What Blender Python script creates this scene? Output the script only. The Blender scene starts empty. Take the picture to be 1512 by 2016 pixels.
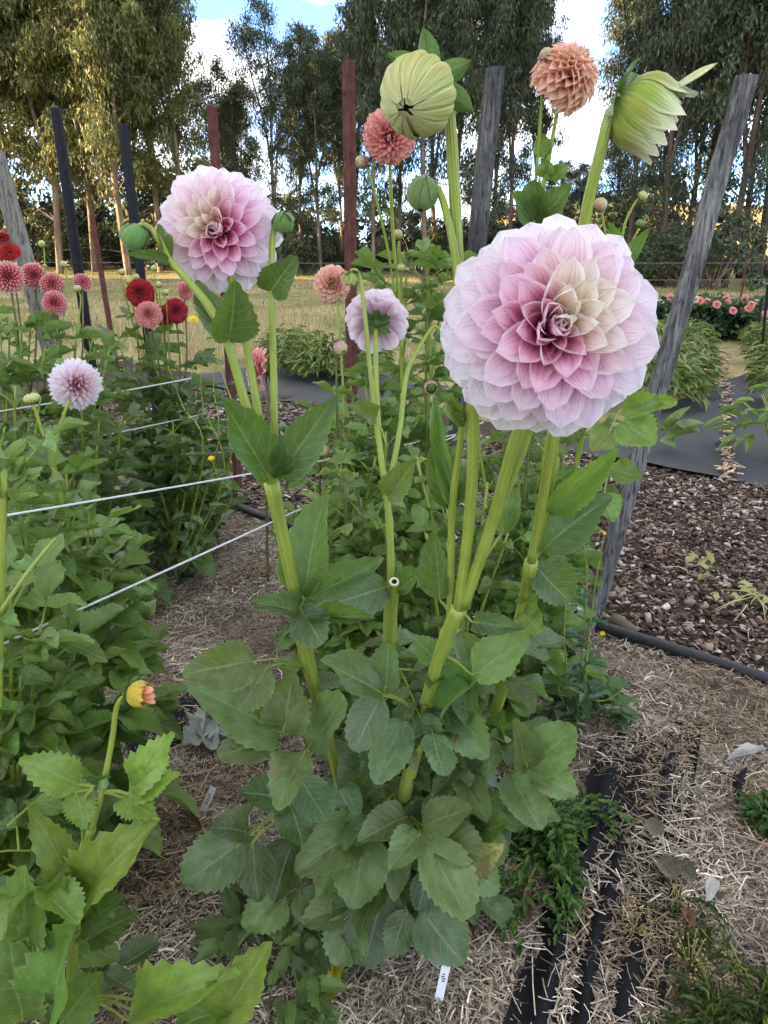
import bpy, math, random
import numpy as np
from mathutils import Vector, Matrix

random.seed(11)
rng = np.random.default_rng(11)
sc = bpy.context.scene
col = sc.collection
R = math.radians
U = random.uniform

# ------------------------------------------------------------------ camera
FPX, CX, CY, CAMH = 1450.0, 756.0, 1008.0, 1.40
PITCH = math.atan(513.0 / FPX)
cam_d = bpy.data.cameras.new('camera')
cam_d.sensor_fit = 'VERTICAL'
cam_d.sensor_height = 24.0
cam_d.lens = 24.0 * FPX / 2016.0
cam_d.clip_start = 0.02
cam_d.clip_end = 3000
cam = bpy.data.objects.new('camera', cam_d)
col.objects.link(cam)
cam.location = (0, 0, CAMH)
cam.rotation_euler = (math.pi / 2 - PITCH, 0, 0)
sc.camera = cam

# ------------------------------------------------------------------ sky, sun, exposure
SUN_EL = 13.0
SUN_DIR = Vector((-1.0, -0.16, 0)).normalized()      # towards the sun, on the ground plan
world = bpy.data.worlds.new('World')
sc.world = world
world.use_nodes = True
wn = world.node_tree
wn.nodes.clear()
w_out = wn.nodes.new('ShaderNodeOutputWorld')
w_bg = wn.nodes.new('ShaderNodeBackground')
w_sky = wn.nodes.new('ShaderNodeTexSky')
w_sky.sky_type = 'NISHITA'
w_sky.sun_disc = False
w_sky.sun_elevation = R(SUN_EL)
w_sky.sun_rotation = math.atan2(SUN_DIR.x, SUN_DIR.y)
w_sky.altitude = 100
w_sky.air_density = 0.5
w_sky.dust_density = 0.5
w_sky.ozone_density = 2.0
w_bg.inputs['Strength'].default_value = 0.15
# thin high cloud: a pale veil over part of the sky
w_tc = wn.nodes.new('ShaderNodeTexCoord')
w_map = wn.nodes.new('ShaderNodeMapping')
w_map.inputs['Scale'].default_value = (3.0, 3.0, 8.0)
w_map.inputs['Location'].default_value = (12.08, 12.51, 1.31)
w_noise = wn.nodes.new('ShaderNodeTexNoise')
w_noise.inputs['Scale'].default_value = 1.3
w_noise.inputs['Detail'].default_value = 6
w_noise.inputs['Roughness'].default_value = 0.6
w_ramp = wn.nodes.new('ShaderNodeValToRGB')
w_ramp.color_ramp.elements[0].position = 0.43
w_ramp.color_ramp.elements[0].color = (0.0, 0.0, 0.0, 1)
w_ramp.color_ramp.elements[1].position = 0.60
w_ramp.color_ramp.elements[1].color = (0.92, 0.92, 0.92, 1)
w_mix = wn.nodes.new('ShaderNodeMixRGB')
w_mix.inputs['Color2'].default_value = (4.2, 3.95, 3.6, 1)
L = wn.links.new
L(w_tc.outputs['Generated'], w_map.inputs['Vector'])
L(w_map.outputs['Vector'], w_noise.inputs['Vector'])
L(w_noise.outputs['Fac'], w_ramp.inputs['Fac'])
L(w_ramp.outputs['Color'], w_mix.inputs['Fac'])
L(w_sky.outputs['Color'], w_mix.inputs['Color1'])
L(w_mix.outputs['Color'], w_bg.inputs['Color'])
L(w_bg.outputs['Background'], w_out.inputs['Surface'])

sun_d = bpy.data.lights.new('sun', 'SUN')
sun_d.energy = 5.0
sun_d.angle = R(0.5)
sun_d.color = (1.0, 0.72, 0.42)
sun = bpy.data.objects.new('sun', sun_d)
col.objects.link(sun)
sdir = Vector((SUN_DIR.x * math.cos(R(SUN_EL)), SUN_DIR.y * math.cos(R(SUN_EL)), math.sin(R(SUN_EL))))
sun.rotation_euler = (-sdir).to_track_quat('-Z', 'Y').to_euler()
sun.location = (-30, 0, 30)

sc.view_settings.view_transform = 'Standard'
sc.view_settings.look = 'None'
sc.view_settings.gamma = 1.0
sc.view_settings.use_curve_mapping = False
sc.view_settings.exposure = 2.5
sc.render.engine = 'CYCLES'
sc.cycles.use_denoising = True
sc.cycles.adaptive_threshold = 0.03
sc.cycles.max_bounces = 9
sc.cycles.diffuse_bounces = 7
sc.cycles.glossy_bounces = 2
sc.cycles.transmission_bounces = 7
sc.cycles.transparent_max_bounces = 4
sc.cycles.caustics_reflective = False
sc.cycles.caustics_refractive = False

# ------------------------------------------------------------------ helpers
def P(u, v, Y):
    """point seen at photo pixel (u, v) at forward distance Y on the ground plan"""
    a, b = (u - CX) / FPX, (CY - v) / FPX
    c, s = math.cos(PITCH), math.sin(PITCH)
    d = Vector((a, c + s * b, -s + c * b))
    return Vector((0, 0, CAMH)) + d * (Y / d.y)

def G(u, v, z=0.0):
    a, b = (u - CX) / FPX, (CY - v) / FPX
    c, s = math.cos(PITCH), math.sin(PITCH)
    d = Vector((a, c + s * b, -s + c * b))
    return Vector((0, 0, CAMH)) + d * ((z - CAMH) / d.z)

WPOS = {}

def tag(o, label=None, cat=None, group=None, kind=None):
    if label: o['label'] = label
    if cat: o['category'] = cat
    if group: o['group'] = group
    if kind: o['kind'] = kind
    return o

def thing(name, loc, label, cat, group=None):
    o = bpy.data.objects.new(name, None)
    o.empty_display_size = 0.05
    col.objects.link(o)
    o.location = loc
    WPOS[o.name] = Vector(loc)
    return tag(o, label, cat, group)

def put(name, me, M=None, parent=None, color=None):
    """link mesh me at world matrix M (translation-only parents)"""
    o = bpy.data.objects.new(name, me)
    col.objects.link(o)
    M = M if M is not None else Matrix.Identity(4)
    if parent is not None:
        o.parent = parent
        M2 = Matrix.Translation(-WPOS[parent.name]) @ M
    else:
        M2 = M
    o.matrix_basis = M2
    if color is not None:
        o.color = (color[0], color[1], color[2], 1)
    return o

def put_at(name, me, loc, parent=None, color=None):
    """translation-only object that may itself carry sub-parts"""
    o = put(name, me, Matrix.Translation(loc), parent, color)
    WPOS[o.name] = Vector(loc)
    return o

def mk(name, verts, faces, mat, uv=None, colr=None, smooth=True):
    me = bpy.data.meshes.new(name)
    me.from_pydata([tuple(v) for v in verts], [], faces)
    if uv is not None:
        lay = me.uv_layers.new(name='UVMap')
        idx = np.empty(len(me.loops), dtype=np.int32)
        me.loops.foreach_get('vertex_index', idx)
        lay.data.foreach_set('uv', np.asarray(uv, dtype=np.float32)[idx].ravel())
    if colr is not None:
        ca = me.color_attributes.new('Col', 'FLOAT_COLOR', 'POINT')
        a = np.ones((len(verts), 4), dtype=np.float32)
        a[:, :3] = np.asarray(colr, dtype=np.float32)[:, :3]
        ca.data.foreach_set('color', a.ravel())
    if smooth:
        me.polygons.foreach_set('use_smooth', [True] * len(me.polygons))
    if mat is not None:
        me.materials.append(mat)
    me.update()
    return me

def mk_fast(name, V, Q, mat, colr=None, smooth=False, uv=None):
    """big numpy mesh: V (n,3), Q (m,k) faces of equal size"""
    V = np.asarray(V, dtype=np.float32)
    Q = np.asarray(Q, dtype=np.int32)
    me = bpy.data.meshes.new(name)
    k = Q.shape[1]
    me.vertices.add(len(V)); me.vertices.foreach_set('co', V.ravel())
    me.loops.add(Q.size); me.loops.foreach_set('vertex_index', Q.ravel())
    me.polygons.add(len(Q))
    me.polygons.foreach_set('loop_start', np.arange(0, Q.size, k, dtype=np.int32))
    me.polygons.foreach_set('loop_total', np.full(len(Q), k, dtype=np.int32))
    if smooth:
        me.polygons.foreach_set('use_smooth', np.ones(len(Q), dtype=bool))
    if colr is not None:
        ca = me.color_attributes.new('Col', 'FLOAT_COLOR', 'POINT')
        a = np.ones((len(V), 4), dtype=np.float32)
        a[:, :3] = colr
        ca.data.foreach_set('color', a.ravel())
    if uv is not None:
        lay = me.uv_layers.new(name='UVMap')
        lay.data.foreach_set('uv', np.asarray(uv, dtype=np.float32)[Q.ravel()].ravel())
    if mat is not None:
        me.materials.append(mat)
    me.update(calc_edges=True)
    me.validate()
    return me

class MB:
    """collects pieces into one mesh"""
    def __init__(self):
        self.v, self.f, self.uv, self.c = [], [], [], []
    def add(self, verts, faces, uv=None, c=(1, 1, 1)):
        n = len(self.v)
        self.v += [tuple(p) for p in verts]
        self.f += [tuple(i + n for i in f) for f in faces]
        self.uv += list(uv) if uv is not None else [(0.5, 0.5)] * len(verts)
        self.c += [c] * len(verts)
    def add_mesh(self, g, M, c=(1, 1, 1)):
        verts, faces, uv = g
        self.add([M @ Vector(p) for p in verts], faces, uv, c)
    def tube(self, pts, rad, sides=7, c=(1, 1, 1), cap=True):
        g = tube_geo(pts, rad, sides, cap)
        self.add(*g, c=c)
    def box(self, c0, sx, sy, sz, M=None, c=(1, 1, 1)):
        vs = [Vector((c0[0] + x * sx / 2, c0[1] + y * sy / 2, c0[2] + z * sz / 2)) for z in (-1, 1) for x, y in ((-1, -1), (1, -1), (1, 1), (-1, 1))]
        if M is not None: vs = [M @ v for v in vs]
        self.add(vs, [(3, 2, 1, 0), (4, 5, 6, 7), (0, 1, 5, 4), (1, 2, 6, 5), (2, 3, 7, 6), (3, 0, 4, 7)], c=c)
    def mesh(self, name, mat, smooth=True):
        return mk(name, self.v, self.f, mat, self.uv, self.c, smooth)

def catmull(pts, sub=5):
    pts = [Vector(p) for p in pts]
    if len(pts) < 3:
        a, b = pts[0], pts[-1]
        return [a.lerp(b, i / sub) for i in range(sub + 1)]
    out = []
    ext = [pts[0] * 2 - pts[1]] + pts + [pts[-1] * 2 - pts[-2]]
    for i in range(1, len(ext) - 2):
        p0, p1, p2, p3 = ext[i - 1:i + 3]
        for k in range(sub):
            t = k / sub
            out.append(0.5 * ((2 * p1) + (p2 - p0) * t + (2 * p0 - 5 * p1 + 4 * p2 - p3) * t * t + (3 * p1 - p0 - 3 * p2 + p3) * t ** 3))
    out.append(pts[-1])
    return out

def tube_geo(pts, rad, sides=7, cap=True):
    pts = [Vector(p) for p in pts]
    n = len(pts)
    if not hasattr(rad, '__len__'): rad = [rad] * n
    if len(rad) == 2 and n > 2: rad = [rad[0] + (rad[1] - rad[0]) * i / (n - 1) for i in range(n)]
    V, Fc, UV = [], [], []
    t0 = (pts[1] - pts[0]).normalized()
    x = t0.orthogonal().normalized()
    acc = 0
    for i in range(n):
        t = (pts[min(i + 1, n - 1)] - pts[max(i - 1, 0)]).normalized()
        x = (x - t * x.dot(t)).normalized()
        y = t.cross(x)
        if i: acc += (pts[i] - pts[i - 1]).length
        for k in range(sides):
            a = 2 * math.pi * k / sides
            V.append(pts[i] + (x * math.cos(a) + y * math.sin(a)) * rad[i])
            UV.append((k / sides, acc * 10))
    for i in range(n - 1):
        for k in range(sides):
            k2 = (k + 1) % sides
            Fc.append((i * sides + k, i * sides + k2, (i + 1) * sides + k2, (i + 1) * sides + k))
    if cap:
        Fc.append(tuple(range(sides - 1, -1, -1)))
        Fc.append(tuple((n - 1) * sides + k for k in range(sides)))
    return V, Fc, UV

def frame(loc, y, z, sx=1, sy=1, sz=1):
    """matrix whose local +Y is y and local +Z as near z as possible"""
    y = Vector(y).normalized()
    z = Vector(z)
    z = z - y * z.dot(y)
    if z.length < 1e-5: z = y.orthogonal()
    z.normalize()
    x = y.cross(z)
    M = Matrix.Identity(4)
    for i in range(3):
        M[i][0] = x[i] * sx; M[i][1] = y[i] * sy; M[i][2] = z[i] * sz; M[i][3] = loc[i]
    return M

def rvec(s=1.0):
    return Vector((random.gauss(0, 1), random.gauss(0, 1), random.gauss(0, 1))) * s

# ------------------------------------------------------------------ materials
class NT:
    def __init__(self, name):
        self.m = bpy.data.materials.new(name)
        self.m.use_nodes = True
        self.t = self.m.node_tree
        self.t.nodes.clear()
        self.out = self.n('ShaderNodeOutputMaterial')
    def n(self, ty, **kw):
        nd = self.t.nodes.new(ty)
        for k, v in kw.items():
            if k.startswith('i_'):
                nd.inputs[k[2:].replace('_', ' ')].default_value = v
            else:
                setattr(nd, k, v)
        return nd
    def l(self, a, b): self.t.links.new(a, b)
    def math(self, op, a, b=None, c=None):
        nd = self.n('ShaderNodeMath', operation=op)
        for i, x in enumerate((a, b, c)):
            if x is None: continue
            if isinstance(x, (int, float)): nd.inputs[i].default_value = x
            else: self.l(x, nd.inputs[i])
        return nd.outputs[0]
    def mix(self, fac, a, b, blend='MIX'):
        nd = self.n('ShaderNodeMixRGB', blend_type=blend)
        for i, x in enumerate((fac, a, b)):
            if isinstance(x, (int, float)): nd.inputs[i].default_value = x
            elif isinstance(x, tuple): nd.inputs[i].default_value = (x[0], x[1], x[2], 1)
            else: self.l(x, nd.inputs[i])
        return nd.outputs[0]
    def noise(self, scale, vec=None, detail=4, rough=0.55):
        nd = self.n('ShaderNodeTexNoise')
        nd.inputs['Scale'].default_value = scale
        nd.inputs['Detail'].default_value = detail
        nd.inputs['Roughness'].default_value = rough
        if vec is not None: self.l(vec, nd.inputs['Vector'])
        return nd.outputs['Fac']
    def ramp(self, fac, stops):
        nd = self.n('ShaderNodeValToRGB')
        e = nd.color_ramp.elements
        while len(e) < len(stops): e.new(0.5)
        for i, (p, c) in enumerate(stops):
            e[i].position = p
            e[i].color = (c[0], c[1], c[2], 1) if isinstance(c, tuple) else (c, c, c, 1)
        self.l(fac, nd.inputs['Fac'])
        return nd.outputs['Color']
    def bump(self, h, strength=0.3, dist=0.01):
        nd = self.n('ShaderNodeBump')
        nd.inputs['Strength'].default_value = strength
        nd.inputs['Distance'].default_value = dist
        self.l(h, nd.inputs['Height'])
        return nd.outputs['Normal']
    def mapping(self, vec, scale):
        nd = self.n('ShaderNodeMapping')
        nd.inputs['Scale'].default_value = scale
        self.l(vec, nd.inputs['Vector'])
        return nd.outputs['Vector']
    def finish(self, colr, rough=0.6, normal=None, trans=0.0, spec=0.4, transcol=None, sheen=0.0):
        p = self.n('ShaderNodeBsdfPrincipled')
        if isinstance(colr, tuple): p.inputs['Base Color'].default_value = (*colr, 1)
        else: self.l(colr, p.inputs['Base Color'])
        if isinstance(rough, (int, float)): p.inputs['Roughness'].default_value = rough
        else: self.l(rough, p.inputs['Roughness'])
        p.inputs['Specular IOR Level'].default_value = spec
        if sheen:
            p.inputs['Sheen Weight'].default_value = sheen
        if normal is not None: self.l(normal, p.inputs['Normal'])
        if trans > 0:
            tr = self.n('ShaderNodeBsdfTranslucent')
            src = transcol if transcol is not None else colr
            if isinstance(src, tuple): tr.inputs['Color'].default_value = (*src, 1)
            else: self.l(src, tr.inputs['Color'])
            if normal is not None: self.l(normal, tr.inputs['Normal'])
            mx = self.n('ShaderNodeMixShader')
            mx.inputs[0].default_value = trans
            self.l(p.outputs[0], mx.inputs[1]); self.l(tr.outputs[0], mx.inputs[2])
            self.l(mx.outputs[0], self.out.inputs['Surface'])
        else:
            self.l(p.outputs[0], self.out.inputs['Surface'])
        return self.m

def leaf_material(name, vein_n=7.0, dust=0.16, attr=False):
    m = NT(name)
    uv = m.n('ShaderNodeTexCoord').outputs['UV']
    oi = m.n('ShaderNodeObjectInfo')
    sep = m.n('ShaderNodeSeparateXYZ'); m.l(uv, sep.inputs[0])
    ax = m.math('ABSOLUTE', m.math('SUBTRACT', m.math('MULTIPLY', sep.outputs[0], 2.0), 1.0))
    y = sep.outputs[1]
    obj = m.n('ShaderNodeTexCoord').outputs['Object']
    nz = m.noise(3.0, obj, 2)
    wob = m.math('MULTIPLY', m.math('SUBTRACT', nz, 0.5), 0.25)
    ph = m.math('FRACT', m.math('ADD', m.math('SUBTRACT', m.math('MULTIPLY', y, vein_n), m.math('MULTIPLY', ax, 2.1)), wob))
    side = m.math('ABSOLUTE', m.math('SUBTRACT', ph, 0.5))           # 0 at vein
    sidev = m.math('SMOOTH_MAX', m.math('SUBTRACT', 1.0, m.math('MULTIPLY', side, 11.0)), 0.0, 0.15)
    midv = m.math('SMOOTH_MAX', m.math('SUBTRACT', 1.0, m.math('MULTIPLY', ax, 16.0)), 0.0, 0.15)
    vein = m.math('MINIMUM', m.math('ADD', m.math('MULTIPLY', sidev, 0.45), m.math('MULTIPLY', midv, 1.0)), 1.0)
    base = m.n('ShaderNodeVertexColor', layer_name='Col').outputs['Color'] if attr else oi.outputs['Color']
    rnd = m.noise(2.5, obj, 1) if attr else oi.outputs['Random']
    var = m.n('ShaderNodeHueSaturation')
    m.l(base, var.inputs['Color'])
    m.l(m.math('ADD', 0.485, m.math('MULTIPLY', rnd, 0.03)), var.inputs['Hue'])
    m.l(m.math('ADD', 0.78, m.math('MULTIPLY', rnd, 0.42)), var.inputs['Value'])
    n2 = m.noise(5.0, obj, 6, 0.65)
    blot = m.ramp(n2, [(0.3, 0.62), (0.7, 1.3)])
    c1 = m.mix(1.0, var.outputs['Color'], blot, 'MULTIPLY')
    # powdery pale film in patches
    n3 = m.noise(9.0, obj, 5, 0.7)
    film = m.math('MULTIPLY', m.ramp(n3, [(0.45, 0.0), (0.75, 1.0)]), dust)
    c1 = m.mix(film, c1, (0.24, 0.29, 0.19))
    c2 = m.mix(m.math('MULTIPLY', vein, 0.72), c1, (0.29, 0.37, 0.14))
    # pin-prick scars and a few brown spots
    vor = m.n('ShaderNodeTexVoronoi'); vor.inputs['Scale'].default_value = 16.0; m.l(obj, vor.inputs['Vector'])
    spot = m.math('MULTIPLY', m.math('LESS_THAN', vor.outputs['Distance'], 0.13), m.ramp(m.noise(2.2, obj, 2), [(0.5, 0.0), (0.56, 1.0)]))
    c2 = m.mix(m.math('MULTIPLY', spot, 0.6), c2, (0.30, 0.29, 0.17))
    brn = m.ramp(m.math('ADD', m.noise(1.6, obj, 4), m.math('MULTIPLY', rnd, 0.10)), [(0.735, 0.0), (0.77, 1.0)])
    c2 = m.mix(m.math('MULTIPLY', brn, 0.75), c2, (0.22, 0.15, 0.07))
    # a thin pale rim
    rim = m.math('GREATER_THAN', ax, 0.955)
    c2 = m.mix(m.math('MULTIPLY', rim, 0.3), c2, (0.30, 0.40, 0.16))
    geo = m.n('ShaderNodeNewGeometry')
    back = m.mix(0.35, c2, (0.20, 0.27, 0.13))
    c3 = m.mix(geo.outputs['Backfacing'], c2, back)
    hgt = m.math('ADD', m.math('MULTIPLY', vein, -0.7), m.math('MULTIPLY', side, 0.5))
    hgt = m.math('ADD', hgt, m.math('MULTIPLY', n2, 0.7))
    nrm = m.bump(hgt, 0.4, 0.003)
    tc = m.mix(0.5, c3, (0.26, 0.42, 0.03))
    return m.finish(c3, 0.46, nrm, 0.32, 0.5, tc)

def petal_material(name, tip, tip_amt=0.75, edge=0.4, trans=0.28, veins=0.12, start=0.42):
    m = NT(name)
    uv = m.n('ShaderNodeTexCoord').outputs['UV']
    oi = m.n('ShaderNodeObjectInfo')
    sep = m.n('ShaderNodeSeparateXYZ'); m.l(uv, sep.inputs[0])
    s = m.math('ABSOLUTE', m.math('SUBTRACT', m.math('MULTIPLY', sep.outputs[0], 2.0), 1.0))
    t = sep.outputs[1]
    streak = m.noise(1.0, m.mapping(uv, (26.0, 2.2, 1.0)), 3, 0.6)
    tt = m.math('ADD', t, m.math('MULTIPLY', m.math('SUBTRACT', streak, 0.5), 0.35))
    f = m.ramp(tt, [(start, 0.0), (1.0, 1.0)])
    fe = m.math('MULTIPLY', m.math('POWER', s, 5.0), edge)
    fac = m.math('MINIMUM', m.math('ADD', m.math('MULTIPLY', f, tip_amt), fe), 1.0)
    c = m.mix(fac, oi.outputs['Color'], tip)
    sv = m.ramp(streak, [(0.35, 1.0 - veins), (0.65, 1.0 + veins * 0.4)])
    c = m.mix(1.0, c, sv, 'MULTIPLY')
    h = m.math('ADD', streak, m.math('MULTIPLY', m.math('POWER', m.math('SUBTRACT', 1.0, s), 6.0), -1.2))
    nrm = m.bump(h, 0.30, 0.0022)
    return m.finish(c, 0.55, nrm, trans, 0.25, None, 0.15)

def stem_material(name, c1, c2):
    m = NT(name)
    tc = m.n('ShaderNodeTexCoord')
    n = m.noise(1.0, m.mapping(tc.outputs['UV'], (9.0, 0.6, 1.0)), 3)
    n2 = m.noise(14.0, tc.outputs['Object'], 3)
    c = m.mix(m.ramp(n, [(0.35, 0.0), (0.7, 1.0)]), c1, c2)
    c = m.mix(m.math('MULTIPLY', m.ramp(n2, [(0.5, 0.0), (0.75, 1.0)]), 0.5), c, (c1[0] * .55, c1[1] * .55, c1[2] * .6))
    n3 = m.noise(45.0, tc.outputs['Object'], 4, .7)
    c = m.mix(m.math('MULTIPLY', m.ramp(n3, [(0.6, 0.0), (0.72, 1.0)]), 0.45), c, (0.30, 0.26, 0.10))
    sx = m.n('ShaderNodeSeparateXYZ'); m.l(tc.outputs['UV'], sx.inputs[0])
    rib = m.math('SINE', m.math('MULTIPLY', sx.outputs[0], 75.4))
    c = m.mix(m.math('MULTIPLY', m.ramp(rib, [(0.0, 1.0), (0.5, 0.0)]), 0.13), c, (c1[0] * .6, c1[1] * .68, c1[2] * .8))
    n4 = m.noise(6.0, tc.outputs['Object'], 3, .6)
    c = m.mix(m.math('MULTIPLY', m.ramp(n4, [(0.52, 0.0), (0.7, 1.0)]), 0.28), c, (c1[0] * .95, c1[1] * .62, c1[2] * 1.1))
    nrm = m.bump(m.math('ADD', m.math('MULTIPLY', rib, .18), m.math('ADD', n, m.math('MULTIPLY', n3, .3))), 0.6, 0.003)
    return m.finish(c, 0.42, nrm, 0.12, 0.45)

def col_attr_material(name, rough=0.8, trans=0.0, var=0.25, scale=30.0, spec=0.2, bump=0.3):
    m = NT(name)
    a = m.n('ShaderNodeVertexColor', layer_name='Col')
    n = m.noise(scale, m.n('ShaderNodeTexCoord').outputs['Object'], 4)
    c = m.mix(1.0, a.outputs['Color'], m.ramp(n, [(0.3, 1.0 - var), (0.7, 1.0 + var)]), 'MULTIPLY')
    return m.finish(c, rough, m.bump(n, bump, 0.004) if bump else None, trans, spec)

M_LEAF = leaf_material('dahlia_leaf')
M_LEAF_MASS = leaf_material('dahlia_leaf_mass', 7.0, 0.16, True)
M_LEAF_FRESH = leaf_material('dahlia_leaf_fresh', 8.0, 0.10)
M_STEM = stem_material('green_stem', (0.27, 0.345, 0.045), (0.40, 0.475, 0.085))
M_STEM_DARK = stem_material('brown_stem', (0.16, 0.13, 0.06), (0.20, 0.22, 0.07))
M_PINK = petal_material('petal_blush', (0.95, 0.92, 0.92), 0.68, 0.35, .46, .2)
M_PEACH = petal_material('petal_peach', (0.88, 0.62, 0.46), 0.75, 0.6, .28, .12, .5)
M_CORAL = petal_material('petal_coral', (0.86, 0.48, 0.42), 0.65, 0.6, .28, .12, .5)
M_REDW = petal_material('petal_red_white', (0.82, 0.62, 0.55), 0.9, 0.35, .25, .12, .72)
M_RED = petal_material('petal_red', (0.48, 0.04, 0.05), 0.5, 0.15, .2, .15, .6)
M_BUD = petal_material('petal_bud', (0.66, 0.66, 0.32), 0.75, 0.3, 0.15, 0.35)
M_BUDW = petal_material('petal_bud_opening', (0.78, 0.78, 0.56), 0.9, 0.2, 0.2, 0.25, .50)
M_CALYX = stem_material('calyx', (0.10, 0.19, 0.04), (0.17, 0.28, 0.06))
# ------------------------------------------------------------------ shape library: leaves, petals
def leaf_geo(teeth=8, depth=0.10, fold=0.3, droop=0.2, wav=0.04, a=0.55, b=0.8, ph=0.0, side=0.0):
    n = 2 * teeth + 1
    nrm = max((t / 100) ** a * (1 - t / 100) ** b for t in range(1, 100))
    V, UV, Fc = [], [], []
    cols = (-1, -0.5, 0, 0.5, 1)
    for j in range(n):
        t = j / (n - 1)
        w = 0.5 * (t ** a * (1 - t) ** b) / nrm if 0 < t < 1 else 0.012
        if j == 0: w = 0.03
        for s in cols:
            x = s * w
            y = t
            if abs(s) == 1 and 0 < j < n - 1:
                if j % 2: x *= 1 + depth; y += 0.35 * depth
                else: x *= 1 - 0.5 * depth
            z = fold * abs(x) - droop * t * t + wav * math.sin(t * 9 + ph + (1.3 if s > 0 else 0)) * abs(s) * min(1, 4 * w)
            x += side * t * t
            V.append((x, y, z)); UV.append((0.5 + 0.5 * s, t))
    for j in range(n - 1):
        for k in range(4):
            i = j * 5 + k
            Fc.append((i, i + 1, i + 6, i + 5))
    return V, Fc, UV

LEAF_GEOS, LEAF_A, LEAF_B, GEO_OF = [], [], [], {}
for i in range(18):
    g = leaf_geo(10, U(.05, .09), U(.05, .6), U(-.08, .42), U(.03, .12), U(.48, .66), U(.6, .95), U(0, 6), U(-.16, .16))
    LEAF_GEOS.append(g)
    LEAF_A.append(mk('leaflet', *g[:2], M_LEAF, g[2]))
    GEO_OF[LEAF_A[-1].name] = g
for i in range(6):
    g = leaf_geo(11, U(.11, .15), U(.1, .38), U(.05, .3), U(.04, .07), U(.5, .6), U(.7, .95), U(0, 6), U(-.1, .1))
    LEAF_B.append(mk('leaflet_toothed', *g[:2], M_LEAF_FRESH, g[2]))
    GEO_OF[LEAF_B[-1].name] = g
g_plain = leaf_geo(4, 0.0, 0.3, 0.25, 0.03, 0.6, 0.8)
LEAF_PLAIN = mk('bract', *g_plain[:2], M_CALYX, g_plain[2])

def leaf_between(name, a, b, width, parent, color, normal=None, lib=None, idx=None):
    """one leaf blade from base a to tip b"""
    a, b = Vector(a), Vector(b)
    lib = lib or LEAF_A
    me = lib[idx if idx is not None else random.randrange(len(lib))]
    Ln = (b - a).length
    if normal is None:
        mid = (a + b) / 2
        normal = (Vector((0, 0, CAMH)) - mid).normalized() * 0.9 + Vector((0, 0, 0.3)) + rvec(0.16)
    return put(name, me, frame(a, b - a, normal, width, Ln, Ln), parent, color)

def petal_geo(W=0.42, cup0=1.2, cup1=0.5, bend=0.6, rows=9, point=0.8, peak=0.6, roll=0.0, wig=0.0):
    V, UV, Fc = [], [], []
    cols = (-1, -0.8, -0.55, -0.28, 0, 0.28, 0.55, 0.8, 1)
    y = z = 0.0
    ph = U(0, 6)
    for j in range(rows + 1):
        t = j / rows
        ang = bend * t ** 1.3
        if j:
            y += math.cos(ang) / rows; z -= math.sin(ang) / rows
        if t < peak: w = 0.22 + 0.78 * math.sin(math.pi / 2 * t / peak)
        else: w = max(0.015, max(0.0, math.cos(math.pi / 2 * (t - peak) / (1 - peak))) ** point)
        w *= W / 2
        cup = cup0 * (1 - t) + cup1 * t
        for s in cols:
            al = s * cup
            x = w * math.sin(al) / cup if abs(cup) > 1e-3 else w * s
            h = w * (1 - math.cos(al)) / cup if abs(cup) > 1e-3 else 0
            h += 0.016 * W * math.cos(s * 6.3) * (0.3 + t) + roll * s * w + wig * W * math.sin(t * 7 + ph) * abs(s)
            V.append((x, y + h * math.sin(ang), z + h * math.cos(ang)))
            UV.append((0.5 + 0.5 * s, t))
    for j in range(rows):
        for k in range(8):
            i = j * 9 + k
            Fc.append((i, i + 1, i + 10, i + 9))
    return V, Fc, UV

def smooth01(x, a, b):
    x = max(0.0, min(1.0, (x - a) / (b - a)))
    return x * x * (3 - 2 * x)

PET = {}
def petal_set(style):
    """petal meshes by ring for a bloom style; list of (geo, bend)"""
    if style in PET: return PET[style]
    out = []
    NL = 8
    for lv in range(NL):
        f = lv / (NL - 1)                       # 0 centre .. 1 back
        row = []
        for k in range(3):
            if style == 'decor':
                bend = -0.25 + 1.2 * smooth01(f, 0.0, 0.5) + U(-.08, .08)
                g = petal_geo(U(.50, .58), 1.9 - 0.8 * smooth01(f, 0, .5), 1.4 - 0.65 * smooth01(f, 0, .5), bend, 10, U(.40, .50), U(.54, .64), U(-.12, .12), U(0, .045))
            elif style == 'ball':
                bend = -0.25 + 1.5 * smooth01(f, 0.0, 0.45)
                g = petal_geo(U(.45, .52), 2.0 - 0.8 * f, 1.7 - 0.6 * f, bend, 6, .6, .66)
            elif style == 'loose':
                bend = -0.55 + 1.35 * smooth01(f, 0.0, 0.6) + U(-.22, .22)
                g = petal_geo(U(.40, .48), 2.0 - 1.0 * smooth01(f, 0, .6), 1.3 - 0.7 * smooth01(f, 0, .6), bend, 10, U(.40, .5), U(.54, .64), U(-.2, .2), U(0, .05))
            else:  # spiky: narrow pointed petals
                bend = -0.2 + 1.15 * smooth01(f, 0.0, 0.5)
                g = petal_geo(U(.33, .38), 1.8 - 0.6 * f, 1.3 - 0.6 * f, bend, 7, .8, .55)
            row.append((g, bend))
        out.append(row)
    PET[style] = out
    return out

PMESH = {}
def petal_mesh(style, lv, k, mat):
    key = (style, lv, k, mat.name)
    if key not in PMESH:
        g = petal_set(style)[lv][k][0]
        PMESH[key] = mk('petal', g[0], g[1], mat, g[2])
    return PMESH[key]

def axes(A):
    A = Vector(A).normalized()
    X = A.cross(Vector((0, 0, 1)))
    if X.length < 1e-3: X = Vector((1, 0, 0))
    X.normalize()
    return A, X, A.cross(X) * -1

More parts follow.
